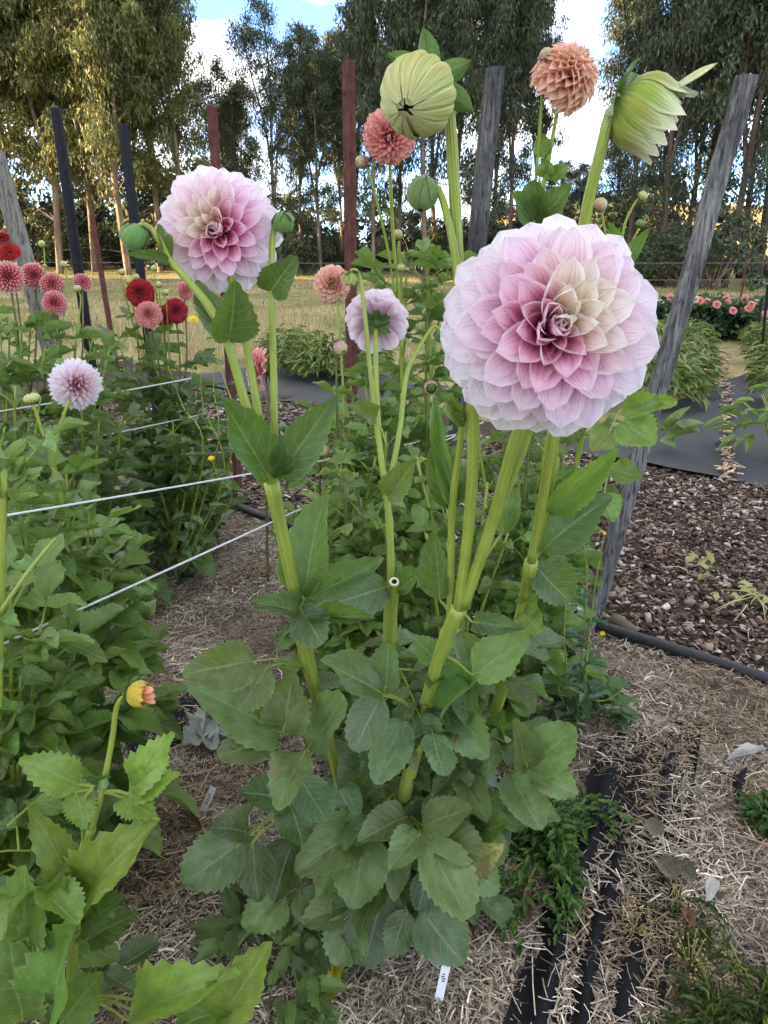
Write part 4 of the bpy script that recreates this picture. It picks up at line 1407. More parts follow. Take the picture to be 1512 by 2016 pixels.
# left stem with the second bloom
stem_px(front, [(700, 1660, 1.30), (655, 1490, 1.24), (618, 1350, 1.18), (588, 1200, 1.14), (560, 1075, 1.10), (534, 950, 1.06)], .0125, .0105, node=(.06, .55, .99), sides=11)
stem_px(front, [(534, 950, 1.06), (485, 800, 1.05), (448, 675, 1.05), (412, 605, 1.07), (372, 555, 1.08), (338, 517, 1.09), (318, 480, 1.095), (297, 450, 1.10), (276, 443, 1.10), (267, 458, 1.10)], .0072, .0030, node=(.33, .7), sides=9)
stem_px(front, [(536, 948, 1.06), (510, 820, 1.07), (480, 650, 1.10), (458, 560, 1.12), (440, 470, 1.14)], .0066, .0055, sides=9)
stem_px(front, [(538, 948, 1.065), (540, 800, 1.08), (535, 580, 1.11), (535, 500, 1.13), (542, 438, 1.14), (556, 428, 1.14)], .0062, .0032, node=(.68,), sides=9)
stem_px(front, [(630, 1400, 1.20), (600, 1310, 1.19), (585, 1230, 1.17), (592, 1200, 1.15)], .0070, .0060, sides=8)
# middle stem, cut off, hollow; its side shoot carries the bloom seen from behind
stem_px(front, [(770, 1640, 1.36), (770, 1420, 1.33), (768, 1250, 1.30), (770, 1170, 1.28)], .0165, .0135, node=(.55,), sides=12)
stem_px(front, [(770, 1175, 1.28), (768, 1060, 1.29), (762, 985, 1.30), (748, 880, 1.34), (741, 760, 1.40), (740, 650, 1.47)], .0078, .0044, node=(.28,), sides=9)
stem_px(front, [(745, 875, 1.345), (735, 790, 1.37), (725, 690, 1.40), (715, 590, 1.44), (706, 540, 1.46), (694, 532, 1.46), (690, 540, 1.46)], .0048, .0034, sides=8)
stem_px(front, [(758, 985, 1.30), (785, 860, 1.36), (800, 740, 1.42), (822, 690, 1.46), (852, 645, 1.48), (866, 650, 1.48)], .0058, .0028, node=(.6,), sides=8)
# stump
m = NT('cut_pith'); M_PITH = m.finish((0.62, 0.58, 0.44), .8)
s0, s1 = P(771, 1185, 1.275), P(776, 1146, 1.235)
mb = MB()
g0 = tube_geo([s0, s0.lerp(s1, .6), s1], [.0125, .0112, .0098], 12, False); mb0 = MB(); mb0.add(*g0)
put('stump', mb0.mesh('stump', M_STEM), None, front)
g1 = tube_geo([s0.lerp(s1, .9), s0.lerp(s1, .97), s1 + (s1 - s0) * .03], [.0092, .0092, .0092], 12, False); mb.add(*g1)
g2 = tube_geo([s0.lerp(s1, .3), s0.lerp(s1, .7), s1 + (s1 - s0) * .03], [.0050, .0050, .0054], 12, False)
mh = MB(); mh.add(g2[0], [tuple(reversed(q)) for q in g2[1]], g2[2]); put('hollow', mh.mesh('hollow', M_STEM_DARK), None, front)
n0 = len(mb.v); mb.add(g2[0][24:36], [])
mb.f += [(24 + k, 24 + (k + 1) % 12, n0 + (k + 1) % 12, n0 + k) for k in range(12)]
put('cut_face', mb.mesh('cut_face', M_PITH), None, front)
# side bud stalk
stem_px(front, [(905, 565, .90), (890, 470, .90), (872, 395, .905), (858, 368, .91), (842, 360, .91)], .0050, .0034, sides=8)

# leaves read off the photograph: node, then leaflets (base, tip, width in pixels), distance
def LG(node, leaflets, color, lib=None, plant=None, r=.0026):
    nd = P(*node)
    out = []
    for (u0, v0, u1, v1, w, Y0, Y1) in leaflets:
        a, b = P(u0, v0, Y0), P(u1, v1, Y1)
        dep = (a.y + b.y) / 2 * .943 + (CAMH - (a.z + b.z) / 2) * .333
        out.append((a, b, w * dep / FPX))
    return leaf_group(plant or front, nd, out, color, lib, r)
LG((448, 675, 1.05), [(450, 672, 472, 553, 92, 1.05, 1.00)], (0.060, 0.105, 0.030))
LG((448, 675, 1.05), [(446, 668, 385, 560, 60, 1.05, 1.12)], GR_DARK)
LG((535, 575, 1.11), [(533, 574, 560, 528, 72, 1.11, 1.05)], (0.045, 0.085, 0.030))
LG((338, 517, 1.09), [(336, 517, 248, 500, 24, 1.09, 1.06)], GR_DARK)
LG((338, 517, 1.09), [(334, 515, 312, 440, 26, 1.09, 1.12)], GR_MID)
LG((534, 950, 1.06), [(532, 945, 440, 790, 92, 1.06, .99)], (0.075, 0.135, 0.035))
LG((540, 945, 1.06), [(550, 938, 652, 785, 84, 1.06, 1.02)], GR_BLUE)
LG((598, 1195, 1.14), [(604, 1172, 609, 982, 100, 1.14, 1.16)], GR_MID)
LG((598, 1195, 1.14), [(604, 1178, 758, 1108, 66, 1.13, 1.06)], GR_BLUE)
LG((590, 1195, 1.14), [(592, 1205, 494, 1180, 52, 1.13, 1.08)], GR_BLUE)
LG((592, 1200, 1.14), [(590, 1195, 635, 1275, 82, 1.13, 1.05)], GR_BLUE)
LG((592, 1200, 1.14), [(600, 1212, 720, 1215, 40, 1.14, 1.08)], GR_MID)
LG((770, 1180, 1.28), [(765, 1155, 640, 1190, 88, 1.26, 1.17)], GR_BLUE)
LG((770, 1175, 1.28), [(785, 1160, 838, 1125, 52, 1.27, 1.24)], GR_DARK)
LG((763, 990, 1.30), [(765, 985, 810, 905, 58, 1.30, 1.27)], GR_MID)
LG((763, 880, 1.34), [(742, 830, 690, 790, 38, 1.36, 1.33)], GR_MID)
LG((890, 1003, .98), [(884, 1003, 866, 866, 66, 1.0, 1.04)], GR_MID)
LG((890, 1003, .98), [(894, 1000, 845, 780, 34, .99, 1.02)], GR_MID)
LG((890, 1003, .98), [(896, 1000, 935, 905, 46, .99, 1.05)], GR_MID)
LG((888, 1215, 1.03), [(866, 1180, 860, 1040, 62, 1.04, 1.03)], GR_DARK)
LG((905, 1205, 1.01), [(930, 1225, 1030, 1235, 44, 1.0, .95)], GR_BLUE)
LG((905, 1205, 1.01), [(985, 1055, 1020, 960, 42, 1.02, 1.06)], GR_MID)
LG((1048, 1105, 1.09), [(1066, 1085, 1190, 968, 118, 1.09, 1.06)], (0.095, 0.155, 0.062))
LG((1048, 1105, 1.09), [(1080, 1010, 1222, 888, 62, 1.08, 1.04)], GR_FRESH)
LG((1048, 1105, 1.09), [(1085, 1000, 1170, 945, 70, 1.09, 1.10)], GR_MID)
LG((1048, 1105, 1.10), [(1050, 1110, 1120, 1190, 88, 1.12, 1.08)], GR_DARK)
LG((1028, 1200, 1.14), [(1030, 1205, 1062, 1250, 58, 1.13, 1.08), (1032, 1195, 1060, 1165, 40, 1.13, 1.10)], GR_FRESH)
LG((868, 1290, 1.06), [(930, 1328, 1040, 1255, 88, 1.03, .98)], GR_OLD)
LG((868, 1290, 1.06), [(905, 1240, 950, 1330, 60, 1.08, 1.08)], GR_OLD)
LG((832, 1425, 1.12), [(868, 1402, 955, 1322, 84, 1.08, 1.02)], (0.070, 0.135, 0.028))
LG((832, 1425, 1.12), [(880, 1395, 950, 1500, 84, 1.10, 1.03)], GR_OLD)
LG((832, 1425, 1.12), [(868, 1310, 815, 1255, 50, 1.10, 1.12)], GR_MID)
LG((832, 1425, 1.12), [(755, 1366, 634, 1298, 88, 1.05, 1.01), (758, 1364, 770, 1262, 62, 1.05, 1.04), (752, 1370, 692, 1478, 84, 1.04, 1.00), (797, 1418, 728, 1537, 82, 1.06, .98)], (0.100, 0.155, 0.062))
LG((610, 1320, 1.18), [(498, 1302, 358, 1322, 98, 1.10, 1.03), (530, 1312, 470, 1395, 76, 1.12, 1.08)], GR_OLD)
LG((640, 1450, 1.22), [(550, 1442, 410, 1360, 112, 1.12, 1.05), (560, 1440, 572, 1325, 92, 1.12, 1.12), (545, 1452, 425, 1490, 74, 1.12, 1.05), (600, 1482, 535, 1590, 82, 1.10, 1.0), (610, 1470, 690, 1370, 92, 1.15, 1.1)], GR_OLD)
LG((920, 1530, 1.30), [(1035, 1512, 1018, 1412, 62, 1.12, 1.10), (1040, 1510, 1138, 1432, 92, 1.12, 1.08), (1005, 1520, 1055, 1638, 86, 1.14, 1.04), (1045, 1515, 1132, 1572, 72, 1.12, 1.06)], GR_OLD)
LG((920, 1530, 1.30), [(940, 1500, 870, 1440, 70, 1.2, 1.16), (960, 1500, 990, 1400, 64, 1.22, 1.2)], GR_DARK)
LG((790, 1605, 1.20), [(800, 1608, 722, 1642, 76, 1.12, 1.05), (828, 1638, 762, 1712, 68, 1.08, 1.01), (830, 1625, 925, 1592, 74, 1.10, 1.05), (836, 1645, 915, 1810, 104, 1.08, .99), (850, 1640, 950, 1690, 92, 1.10, 1.04)], GR_OLD)
LG((690, 1640, 1.25), [(722, 1636, 585, 1690, 96, 1.14, 1.06), (720, 1640, 695, 1790, 112, 1.14, 1.04), (700, 1630, 620, 1760, 84, 1.16, 1.09), (690, 1620, 640, 1560, 62, 1.18, 1.16), (700, 1628, 745, 1545, 60, 1.2, 1.18)], GR_OLD)
LG((640, 1570, 1.27), [(480, 1655, 360, 1745, 108, 1.08, 1.02), (490, 1640, 418, 1618, 80, 1.10, 1.04), (500, 1655, 498, 1775, 76, 1.12, 1.08)], (0.105, 0.145, 0.065), r=.004)
LG((690, 1650, 1.27), [(580, 1650, 530, 1770, 84, 1.16, 1.10)], GR_DARK)
LG((760, 1720, 1.26), [(760, 1740, 712, 1905, 122, 1.14, 1.06), (830, 1790, 905, 1905, 106, 1.10, 1.03), (800, 1790, 770, 1880, 60, 1.10, 1.04), (850, 1700, 820, 1790, 64, 1.14, 1.1)], (0.075, 0.120, 0.052))
LG((690, 1720, 1.27), [(645, 1830, 590, 1945, 82, 1.12, 1.06), (650, 1740, 600, 1850, 86, 1.18, 1.12)], GR_DARK)
LG((820, 1700, 1.24), [(910, 1700, 985, 1750, 78, 1.12, 1.08), (880, 1720, 900, 1830, 70, 1.14, 1.08), (850, 1640, 840, 1740, 70, 1.2, 1.16)], GR_OLD)
LG((860, 1650, 1.28), [(915, 1600, 985, 1560, 84, 1.18, 1.14), (905, 1590, 935, 1500, 70, 1.2, 1.2), (990, 1560, 1100, 1620, 60, 1.16, 1.12)], GR_OLD)
LG((640, 1450, 1.24), [(590, 1530, 640, 1620, 80, 1.16, 1.1), (660, 1540, 700, 1620, 74, 1.16, 1.12)], GR_BLUE)
# a yellowing, blotched leaf low on the right
m = NT('yellowing_leaf')
n1 = m.noise(6, m.n('ShaderNodeTexCoord').outputs['Object'], 5)
M_YLEAF = m.finish(m.ramp(n1, [(0.35, (0.14, 0.17, 0.04)), (0.5, (0.36, 0.34, 0.10)), (0.65, (0.42, 0.26, 0.16))]), .6, m.bump(n1, .4, .004), .15)
gy = leaf_geo(8, .08, .5, .3, .08)
ym = mk('leaflet', gy[0], gy[1], M_YLEAF, gy[2])
a, b = P(920, 1690, 1.10), P(985, 1675, 1.04)
o = put('leaf', ym, frame(a, b - a, Vector((0, -1, .7)), .075, .09, .09), front); o['label'] = 'yellowing blotched leaf'

LG((680, 1740, 1.27), [(560, 1760, 480, 1830, 84, 1.14, 1.08), (570, 1770, 560, 1860, 80, 1.14, 1.08), (590, 1750, 640, 1830, 76, 1.16, 1.10)], GR_OLD)
LG((740, 1750, 1.27), [(700, 1800, 660, 1900, 90, 1.12, 1.06), (690, 1780, 590, 1810, 76, 1.14, 1.10)], GR_OLD)
LG((640, 1560, 1.27), [(560, 1570, 480, 1560, 80, 1.14, 1.08), (570, 1580, 600, 1660, 84, 1.14, 1.08), (600, 1590, 690, 1600, 70, 1.18, 1.14)], GR_DARK)
LG((840, 1560, 1.25), [(860, 1540, 940, 1560, 76, 1.16, 1.12), (850, 1560, 870, 1640, 70, 1.14, 1.1), (700, 1560, 760, 1480, 70, 1.2, 1.16)], GR_OLD)
LG((870, 1700, 1.26), [(940, 1640, 1010, 1620, 80, 1.16, 1.12), (930, 1650, 990, 1700, 84, 1.14, 1.10)], GR_OLD)
# random inner leaves that fill the plant
random.seed(21)
for k in range(84):
    f = U(0, 1)
    zz = .10 + .62 * f ** .9
    a_ = U(0, 6.28)
    nd = Vector((fb.x + .02 + U(-.08, .08) + .10 * f, 1.30 - .14 * f + U(-.05, .06), zz))
    el = U(-.1, .5)
    d = Vector((math.cos(a_) * math.cos(el), math.sin(a_) * math.cos(el) + .12, math.sin(el)))
    compound(front, nd, d, U(.16, .24) * (1.1 - .35 * f), random.choice([GR_OLD, GR_DARK, GR_BLUE, GR_DARK]), random.choice([3, 5]), None, None, .6, .4)

# --- blooms
def blush(seed, creamdir, creamstr=1.0, deep=1.0):
    rr = random.Random(seed)
    def f(th, phi, i):
        cr = smooth01(math.cos(phi - creamdir), -.2, .8) * (1 - smooth01(th, 36, 70)) * creamstr
        pink = Vector((0.84, 0.17, 0.40)) * (1 - .0 * deep)
        lil = Vector((0.83, 0.42, 0.63))
        pale = Vector((0.92, 0.83, 0.87))
        c = pink.lerp(lil, smooth01(th, 28, 66))
        c = c.lerp(pale, smooth01(th, 55, 88))
        c = c.lerp(Vector((0.97, 0.90, 0.62)), cr)
        k = rr.uniform(.93, 1.06)
        return (c.x * k, c.y * rr.uniform(.9, 1.1) * k, c.z * k)
    return f
Cb = P(1080, 648, .83)
tocam = (Vector((0, 0, CAMH)) - Cb).normalized()
random.seed(31)
bloom(front, Cb, tocam + Vector((.20, 0, .10)), .113, 136, 'decor', M_PINK, blush(1, 2.5), True, 120, .66, label='huge open bloom, cream at the heart and blush pink around it')
Cl = P(432, 455, 1.15)
tl = (Vector((0, 0, CAMH)) - Cl).normalized()
random.seed(32)
bloom(front, Cl, tl + Vector((-.14, 0, .10)), .086, 112, 'loose', M_PINK, blush(2, .7, .85), True, 116, .68, label='smaller bloom of pale pink petals, deep pink between them')
Cp = P(742, 628, 1.50)
random.seed(33)
bloom(front, Cp, (Cp - Vector((0, 0, CAMH))).normalized() + Vector((0, 0, .45)), .060, 110, 'decor', M_PINK, lambda th, ph, i: (0.82, 0.58, 0.70), True, 125, .55, label='pale lilac bloom turned away, its green underside showing')
# --- buds
random.seed(41)
Bm = P(823, 190, .86)
bud(front, Bm, Vector((-.35, -.80, -.42)), .0360, 15, (0.36, 0.38, 0.045), None, True, 6, 1.15, .9, ell=1.08, bcol=(0.1, 0.2, .04), t_end=.92, twist=.5)['label'] = 'tall round yellow green bud nodding forward'
Br = P(1270, 222, .91)
BRC = bud(front, Br, Vector((.75, -.15, -.42)), .0375, 13, (0.30, 0.34, 0.04), M_BUDW, True, 6, 1.0, .8, tip=.85, flare=.08, ell=.92, t_end=.88, twist=.25)
BRC['label'] = 'half open yellow bud with pale petal tips'
# one petal of it standing out
g = petal_geo(.36, .8, .5, -.25)
pm = mk('petal', g[0], g[1], M_BUD, g[2])
Xa = P(1308, 186, .895); Xb = P(1385, 150, .875)
put('petal', pm, frame(Xa, Xb - Xa, (0, -.6, .8), .052, .056, .052), BRC, (0.5, .55, .3)) 
GB = (0.13, 0.24, 0.055)
M_GBUD = petal_material('petal_green_bud', (0.20, 0.30, 0.10), .6, .1, .12, .3)
bud(front, P(832, 382, .91), (-.15, -.3, -1), .0165, 8, GB, M_GBUD, True, 5, 1.9, -.75, ell=1.15)
bud(front, P(267, 470, 1.10), (.05, -.2, -1), .0165, 8, GB, M_GBUD, True, 5, 1.0, -.3, ell=1.1)
bud(front, P(252, 462, 1.12), (-.1, -.1, -1), .0115, 8, GB, M_GBUD, True, 4, 1.2, -.3, ell=1.2)
bud(front, P(558, 440, 1.13), (.1, -.3, -1), .0135, 8, GB, M_GBUD, True, 5, 1.7, -.2, ell=1.1)
bud(front, P(690, 550, 1.46), (-.05, -.15, -1), .0150, 9, (0.30, 0.36, 0.06), None, True, 5, 1.4, .5, tip=.6, ell=.9)
bud(front, P(866, 662, 1.48), (0, 0, -1), .011, 7, GB, M_GBUD, True, 4, 1.4, .0)
# young shoot with folded leaves by the small stem
random.seed(43)
for k in range(7):
    q = P(912 + U(-6, 6), 822 + U(-10, 30), .94)
    leaf_between('leaf', q, q + Vector((U(-.025, .025), U(-.03, .01), U(.02, .05))), .014, front, GR_FRESH, rvec(1))
# ------------------------------------------------------------------ near left dahlia (opening yellow and red bud)
random.seed(51)
nl = thing('dahlia_plant', (P(130, 2016, .93).x - .01, .93, 0), 'fresh green dahlia with one opening yellow and red bud', 'dahlia')
nb0 = WPOS[nl.name]
stem(nl, [nb0, P(135, 2000, .93), P(150, 1800, .92), P(163, 1690, .92), P(180, 1630, .92)], .0095, .0070, node=(.55, .8, .99), sides=10)
stem_px(nl, [(178, 1640, .92), (200, 1560, .92), (220, 1460, .93), (228, 1400, .93), (240, 1375, .93), (258, 1372, .925)], .0052, .0034, sides=8)
stem_px(nl, [(165, 1680, .92), (163, 1620, .915), (168, 1570, .91), (185, 1552, .905)], .0034, .0026, sides=8)
YB = P(272, 1366, .925)
Bc = bud(nl, YB, Vector((.85, -.25, -.10)), .0175, 10, (0.55, 0.42, 0.03), petal_material('petal_yellow_red', (0.72, 0.46, 0.10), .6, .1), True, 6, 1.15, .6, tip=.85, flare=.05, ell=.9)
Bc['label'] = 'opening bud with yellow petals tipped red'
for k in range(3):
    g = petal_geo(.5, .9, .5, .2); pmr = mk('petal', g[0], g[1], M_CORAL, g[2])
    put('petal', pmr, frame(YB + Vector((.004, -.004, .006 - .003 * k)), Vector((.9, -.3, .35 - .3 * k)), (0, -.5, 1), .026, .026, .026), Bc, (0.75, 0.25, 0.10))
bud(nl, P(203, 1545, .90), Vector((.8, -.3, -.1)), .0085, 7, GB, M_GBUD, True, 5, 2.2, .2)
def LN(node, lf, c, lib=LEAF_B): LG(node, lf, c, lib, nl, .003)
FR = (0.122, 0.212, 0.030)
LN((160, 1700, .92), [(165, 1775, 240, 1640, 108, .90, .84)], GR_FRESH)
LN((160, 1700, .92), [(150, 1745, 78, 1625, 74, .92, .88)], GR_FRESH)
LN((150, 1800, .92), [(112, 1985, 92, 1838, 122, .84, .80)], FR)
LN((150, 1800, .92), [(60, 1860, 20, 1755, 120, .86, .82), (70, 1850, 110, 1740, 90, .87, .84)], FR)
LN((140, 1870, .93), [(160, 1830, 220, 1765, 84, .90, .86), (170, 1850, 255, 1800, 64, .90, .88)], GR_DARK)
LN((140, 1960, .93), [(255, 2010, 400, 1905, 98, .86, .80)], GR_FRESH)
LN((140, 1960, .93), [(425, 2030, 488, 1905, 108, .84, .80)], (0.175, 0.262, 0.036))
LN((140, 1960, .93), [(340, 2030, 440, 1965, 90, .85, .82)], (0.155, 0.24, 0.035))
LN((140, 1960, .93), [(50, 2010, 0, 1880, 120, .86, .82), (120, 2016, 180, 1935, 90, .85, .82)], FR)
LN((205, 1560, .92), [(255, 1562, 325, 1452, 74, .92, .90), (258, 1565, 340, 1520, 60, .92, .89), (240, 1570, 302, 1598, 66, .92, .88)], GR_FRESH)
LN((205, 1560, .92), [(155, 1545, 55, 1500, 78, .93, .89), (150, 1560, 170, 1625, 60, .92, .88)], GR_FRESH)
for k in range(16):
    a_ = U(0, 6.28); zz = U(.12, .55)
    compound(nl, nb0 + Vector((U(-.05, .05), U(-.02, .06), zz)), (math.cos(a_), math.sin(a_) + .25, U(-.1, .5)), U(.17, .24), random.choice([GR_MID, GR_FRESH, GR_DARK]), random.choice([3, 5]), random.choice([LEAF_A, LEAF_B]), None, .6, .4)

# ------------------------------------------------------------------ left middle dahlias
random.seed(52)
cm_ = thing('dahlia_plant', (-.80, 1.50, 0), 'bushy dahlia with one pale pink spiky bloom beside a yellow bud', 'dahlia')
dahlia_bush(cm_, (-.80, 1.50, 0), [P(130, 930, 1.52), P(60, 960, 1.45), P(20, 900, 1.40), P(175, 1010, 1.56), P(90, 1080, 1.40), P(200, 1060, 1.5), P(40, 1040, 1.38), P(10, 1120, 1.3)], .27, (0.140, 0.225, 0.040), 9, 5, LEAF_A, .12, r=.0042)
stem_px(cm_, [(140, 1080, 1.52), (112, 960, 1.52), (110, 880, 1.53), (128, 810, 1.55), (145, 770, 1.58)], .0050, .0036, sides=8)
stem_px(cm_, [(138, 1070, 1.50), (105, 910, 1.50), (80, 840, 1.50), (66, 795, 1.50)], .0046, .0034, sides=8)
Cw = P(150, 757, 1.60)
tw = (Vector((0, 0, CAMH)) - Cw).normalized()
random.seed(53)
bloom(cm_, Cw, tw + Vector((.25, 0, -.05)), .055, 150, 'spiky', M_PINK, lambda th, ph, i: tuple(Vector((0.72, 0.30, 0.38)).lerp(Vector((0.78, 0.66, 0.74)), smooth01(th, 15, 80))), True, 118, .85, label='pale pink bloom with narrow pointed petals')
bud(cm_, P(62, 784, 1.50), (-.1, -.2, 1), .0155, 9, (0.36, 0.38, 0.07), None, True, 5, .8, .4, ell=.65)
bud(cm_, P(122, 716, 1.62), (0, -.2, 1), .012, 7, GB, M_GBUD, True, 6, 1.5, .2)

c2 = thing('dahlia_plant', (-.80, 1.16, 0), 'leafy flowerless dahlia growing between the white cords and the yellow bud', 'dahlia')
random.seed(54)
dahlia_bush(c2, (-.80, 1.16, 0), [P(20, 1160, 1.12), P(80, 1230, 1.15), P(-20, 1300, 1.05), P(120, 1330, 1.18), P(150, 1250, 1.2), P(40, 1330, 1.1), P(0, 1200, 1.05)], .25, (0.140, 0.225, 0.040), 8, 5, LEAF_A, .12, r=.0042)
stem_px(c2, [(-6, 1480, 1.02), (-2, 1300, 1.02), (4, 1050, 1.02), (12, 900, 1.03)], .0075, .0055, sides=8)
for k in range(12):
    q = P(8 + U(-12, 20), 1000 - k * 8, 1.03)
    leaf_between('leaf', q, q + Vector((U(-.03, .06), U(-.03, .02), U(.01, .05))), .02, c2, GR_FRESH, rvec(1))
stem_px(c2, [(-10, 1220, 1.0), (60, 1120, 1.02), (110, 1060, 1.05)], .0036, .0024, sides=7)

# ------------------------------------------------------------------ the plants behind the big dahlia
def tall(u, v, Y): return P(u, v, Y)
ball_peach = lambda c0, c1: (lambda th, ph, i: tuple(Vector(c0).lerp(Vector(c1), smooth01(th, 10, 75)) * U(.93, 1.07)))
random.seed(61)
d1 = thing('dahlia_plant', (.02, 2.25, 0), 'dahlia with one coral ball bloom standing high beside the rusty picket', 'dahlia')
dahlia_bush(d1, (.02, 2.25, 0), [P(720, 760, 2.2), P(790, 640, 2.25), P(650, 800, 2.1), P(760, 850, 2.0), P(850, 700, 2.15), P(842, 500, 2.2), P(800, 545, 2.25), P(872, 570, 2.2)], .26, GR_MID, 8, 5, LEAF_A, .1)
stem_px(d1, [(790, 820, 2.15), (790, 640, 2.1), (775, 480, 2.05), (768, 335, 2.0), (766, 275, 1.99)], .0052, .0038, mat=M_STEM, sides=8)
stem_px(d1, [(785, 640, 2.1), (765, 500, 2.05), (740, 390, 2.0), (722, 330, 1.98)], .0042, .0028, sides=7)
stem_px(d1, [(792, 700, 2.1), (790, 560, 2.1), (784, 470, 2.08)], .004, .003, sides=7)
Cc_ = P(766, 268, 1.95)
tcc = (Vector((0, 0, CAMH)) - Cc_).normalized()
bloom(d1, Cc_, tcc + Vector((-.02, 0, -.05)), .0640, 150, 'ball', M_CORAL, ball_peach((.74, .14, .17), (.82, .36, .32)), True, 122, .72, label='coral pink ball bloom')
bud(d1, P(712, 319, 1.98), (-.8, -.5, .1), .0150, 9, (0.30, 0.12, 0.12), None, True, 5, .8, .3)
bud(d1, P(783, 462, 2.07), (0, -.5, .8), .0125, 8, (0.34, 0.26, 0.08), None, True, 5, .8, .3)
bud(d1, P(790, 527, 2.05), (0, -.6, .8), .010, 8, (0.34, 0.36, 0.08), None, True, 4, .8, .3)
for (u, v) in ((760, 520), (800, 560), (845, 500), (880, 560), (850, 590), (800, 610), (870, 520)):
    nd = P(u, v + 40, 2.15); a_ = U(0, 6.28)
    for s in (0, 3.14): compound(d1, nd, (math.cos(a_ + s), math.sin(a_ + s), .8), .17, GR_MID, 3, None, None, .5, .2)
stem_px(d1, [(850, 760, 2.2), (845, 640, 2.18), (843, 500, 2.15)], .0055, .0035, sides=7)

random.seed(62)
d2 = thing('dahlia_plant', (.34, 1.95, 0), 'tall dahlia with one peach ball bloom and a dark bud against the sky', 'dahlia')
dahlia_bush(d2, (.34, 1.95, 0), [P(1010, 800, 1.9), P(1080, 850, 1.85), P(1120, 820, 1.9), P(1060, 700, 2.0), P(940, 850, 1.85)], .26, GR_MID, 7, 5, LEAF_A, .1)
stem_px(d2, [(1060, 720, 1.95), (1055, 560, 1.9), (1050, 440, 1.86), (1075, 340, 1.84), (1098, 215, 1.82), (1108, 170, 1.82)], .0060, .0040, node=(.5,), sides=8)
stem_px(d2, [(1050, 445, 1.86), (1056, 340, 1.84), (1068, 180, 1.80), (1073, 125, 1.79)], .0040, .0030, sides=7)
Ct = P(1116, 150, 1.80)
bloom(d2, Ct, Vector((.45, -.25, .55)), .0720, 190, 'ball', M_PEACH, ball_peach((.72, .26, .15), (.84, .48, .33)), True, 140, .9, label='peach ball bloom')
bud(d2, P(1076, 110, 1.78), (-.1, -.3, 1), .0145, 9, (0.28, 0.10, 0.10), None, True, 5, .8, .5)
LG((1050, 445, 1.86), [(1048, 440, 1003, 378, 62, 1.86, 1.80), (1052, 440, 1060, 355, 66, 1.86, 1.82), (1056, 440, 1130, 365, 52, 1.86, 1.82), (1060, 440, 1110, 400, 60, 1.88, 1.9)], GR_DARK, None, d2)
LG((1075, 340, 1.84), [(1070, 310, 1062, 262, 36, 1.84, 1.82), (1078, 350, 1075, 310, 34, 1.84, 1.82), (1085, 355, 1120, 330, 30, 1.84, 1.82)], GR_MID, None, d2)
for k in range(7): bud(d2, P(1085 + U(-14, 26), 330 + U(-25, 25), 1.84), (U(-.5, .5), -.3, 1), .0055, 6, GB, M_GBUD, False, 0)
bud(d2, P(1182, 403, 1.86), (.5, -.3, .6), .0150, 9, (0.50, 0.25, 0.14), None, True, 5, .9, .3)
stem_px(d2, [(1210, 560, 1.88), (1195, 480, 1.87), (1184, 415, 1.86)], .0035, .0028, sides=7)

random.seed(63)
d3 = thing('dahlia_plant', (.44, 2.10, 0), 'dahlia with tiny yellow green buds growing up between big bloom and leaning post', 'dahlia')
dahlia_bush(d3, (.44, 2.10, 0), [P(1215, 520, 1.95), P(1150, 800, 1.85), P(1100, 900, 1.8), P(1090, 980, 1.75)], .21, GR_MID, 7, 5, LEAF_A, .1, topgap=.05)
stem_px(d3, [(1215, 540, 1.95), (1228, 450, 1.95), (1250, 400, 1.95), (1262, 390, 1.95)], .0040, .0026, sides=7)
bud(d3, P(1266, 386, 1.95), (.5, -.5, .5), .0105, 8, (0.36, 0.38, 0.08), None, True, 6, 1.6, .3)
stem_px(d3, [(1225, 520, 1.95), (1245, 475, 1.95), (1258, 448, 1.95)], .003, .0022, sides=7)
bud(d3, P(1260, 440, 1.95), (0, -.3, 1), .0095, 7, GB, M_GBUD, True, 4, 1.0, .2)
for (u0, v0, u1, v1, w) in ((1215, 530, 1198, 440, 36), (1222, 530, 1275, 450, 30), (1210, 535, 1180, 480, 30)):
    LG((1215, 535, 1.95), [(u0, v0, u1, v1, w, 1.95, 1.9)], GR_MID, None, d3)
LG((1230, 800, 1.7), [(1225, 815, 1300, 790, 48, 1.6, 1.55), (1225, 830, 1290, 880, 82, 1.6, 1.52), (1200, 850, 1160, 890, 60, 1.6, 1.55), (1235, 800, 1335, 795, 34, 1.6, 1.55)], GR_FRESH, None, d3)
LG((1200, 920, 1.7), [(1205, 925, 1262, 938, 50, 1.6, 1.56), (1190, 970, 1200, 1030, 52, 1.6, 1.55)], GR_MID, None, d3)

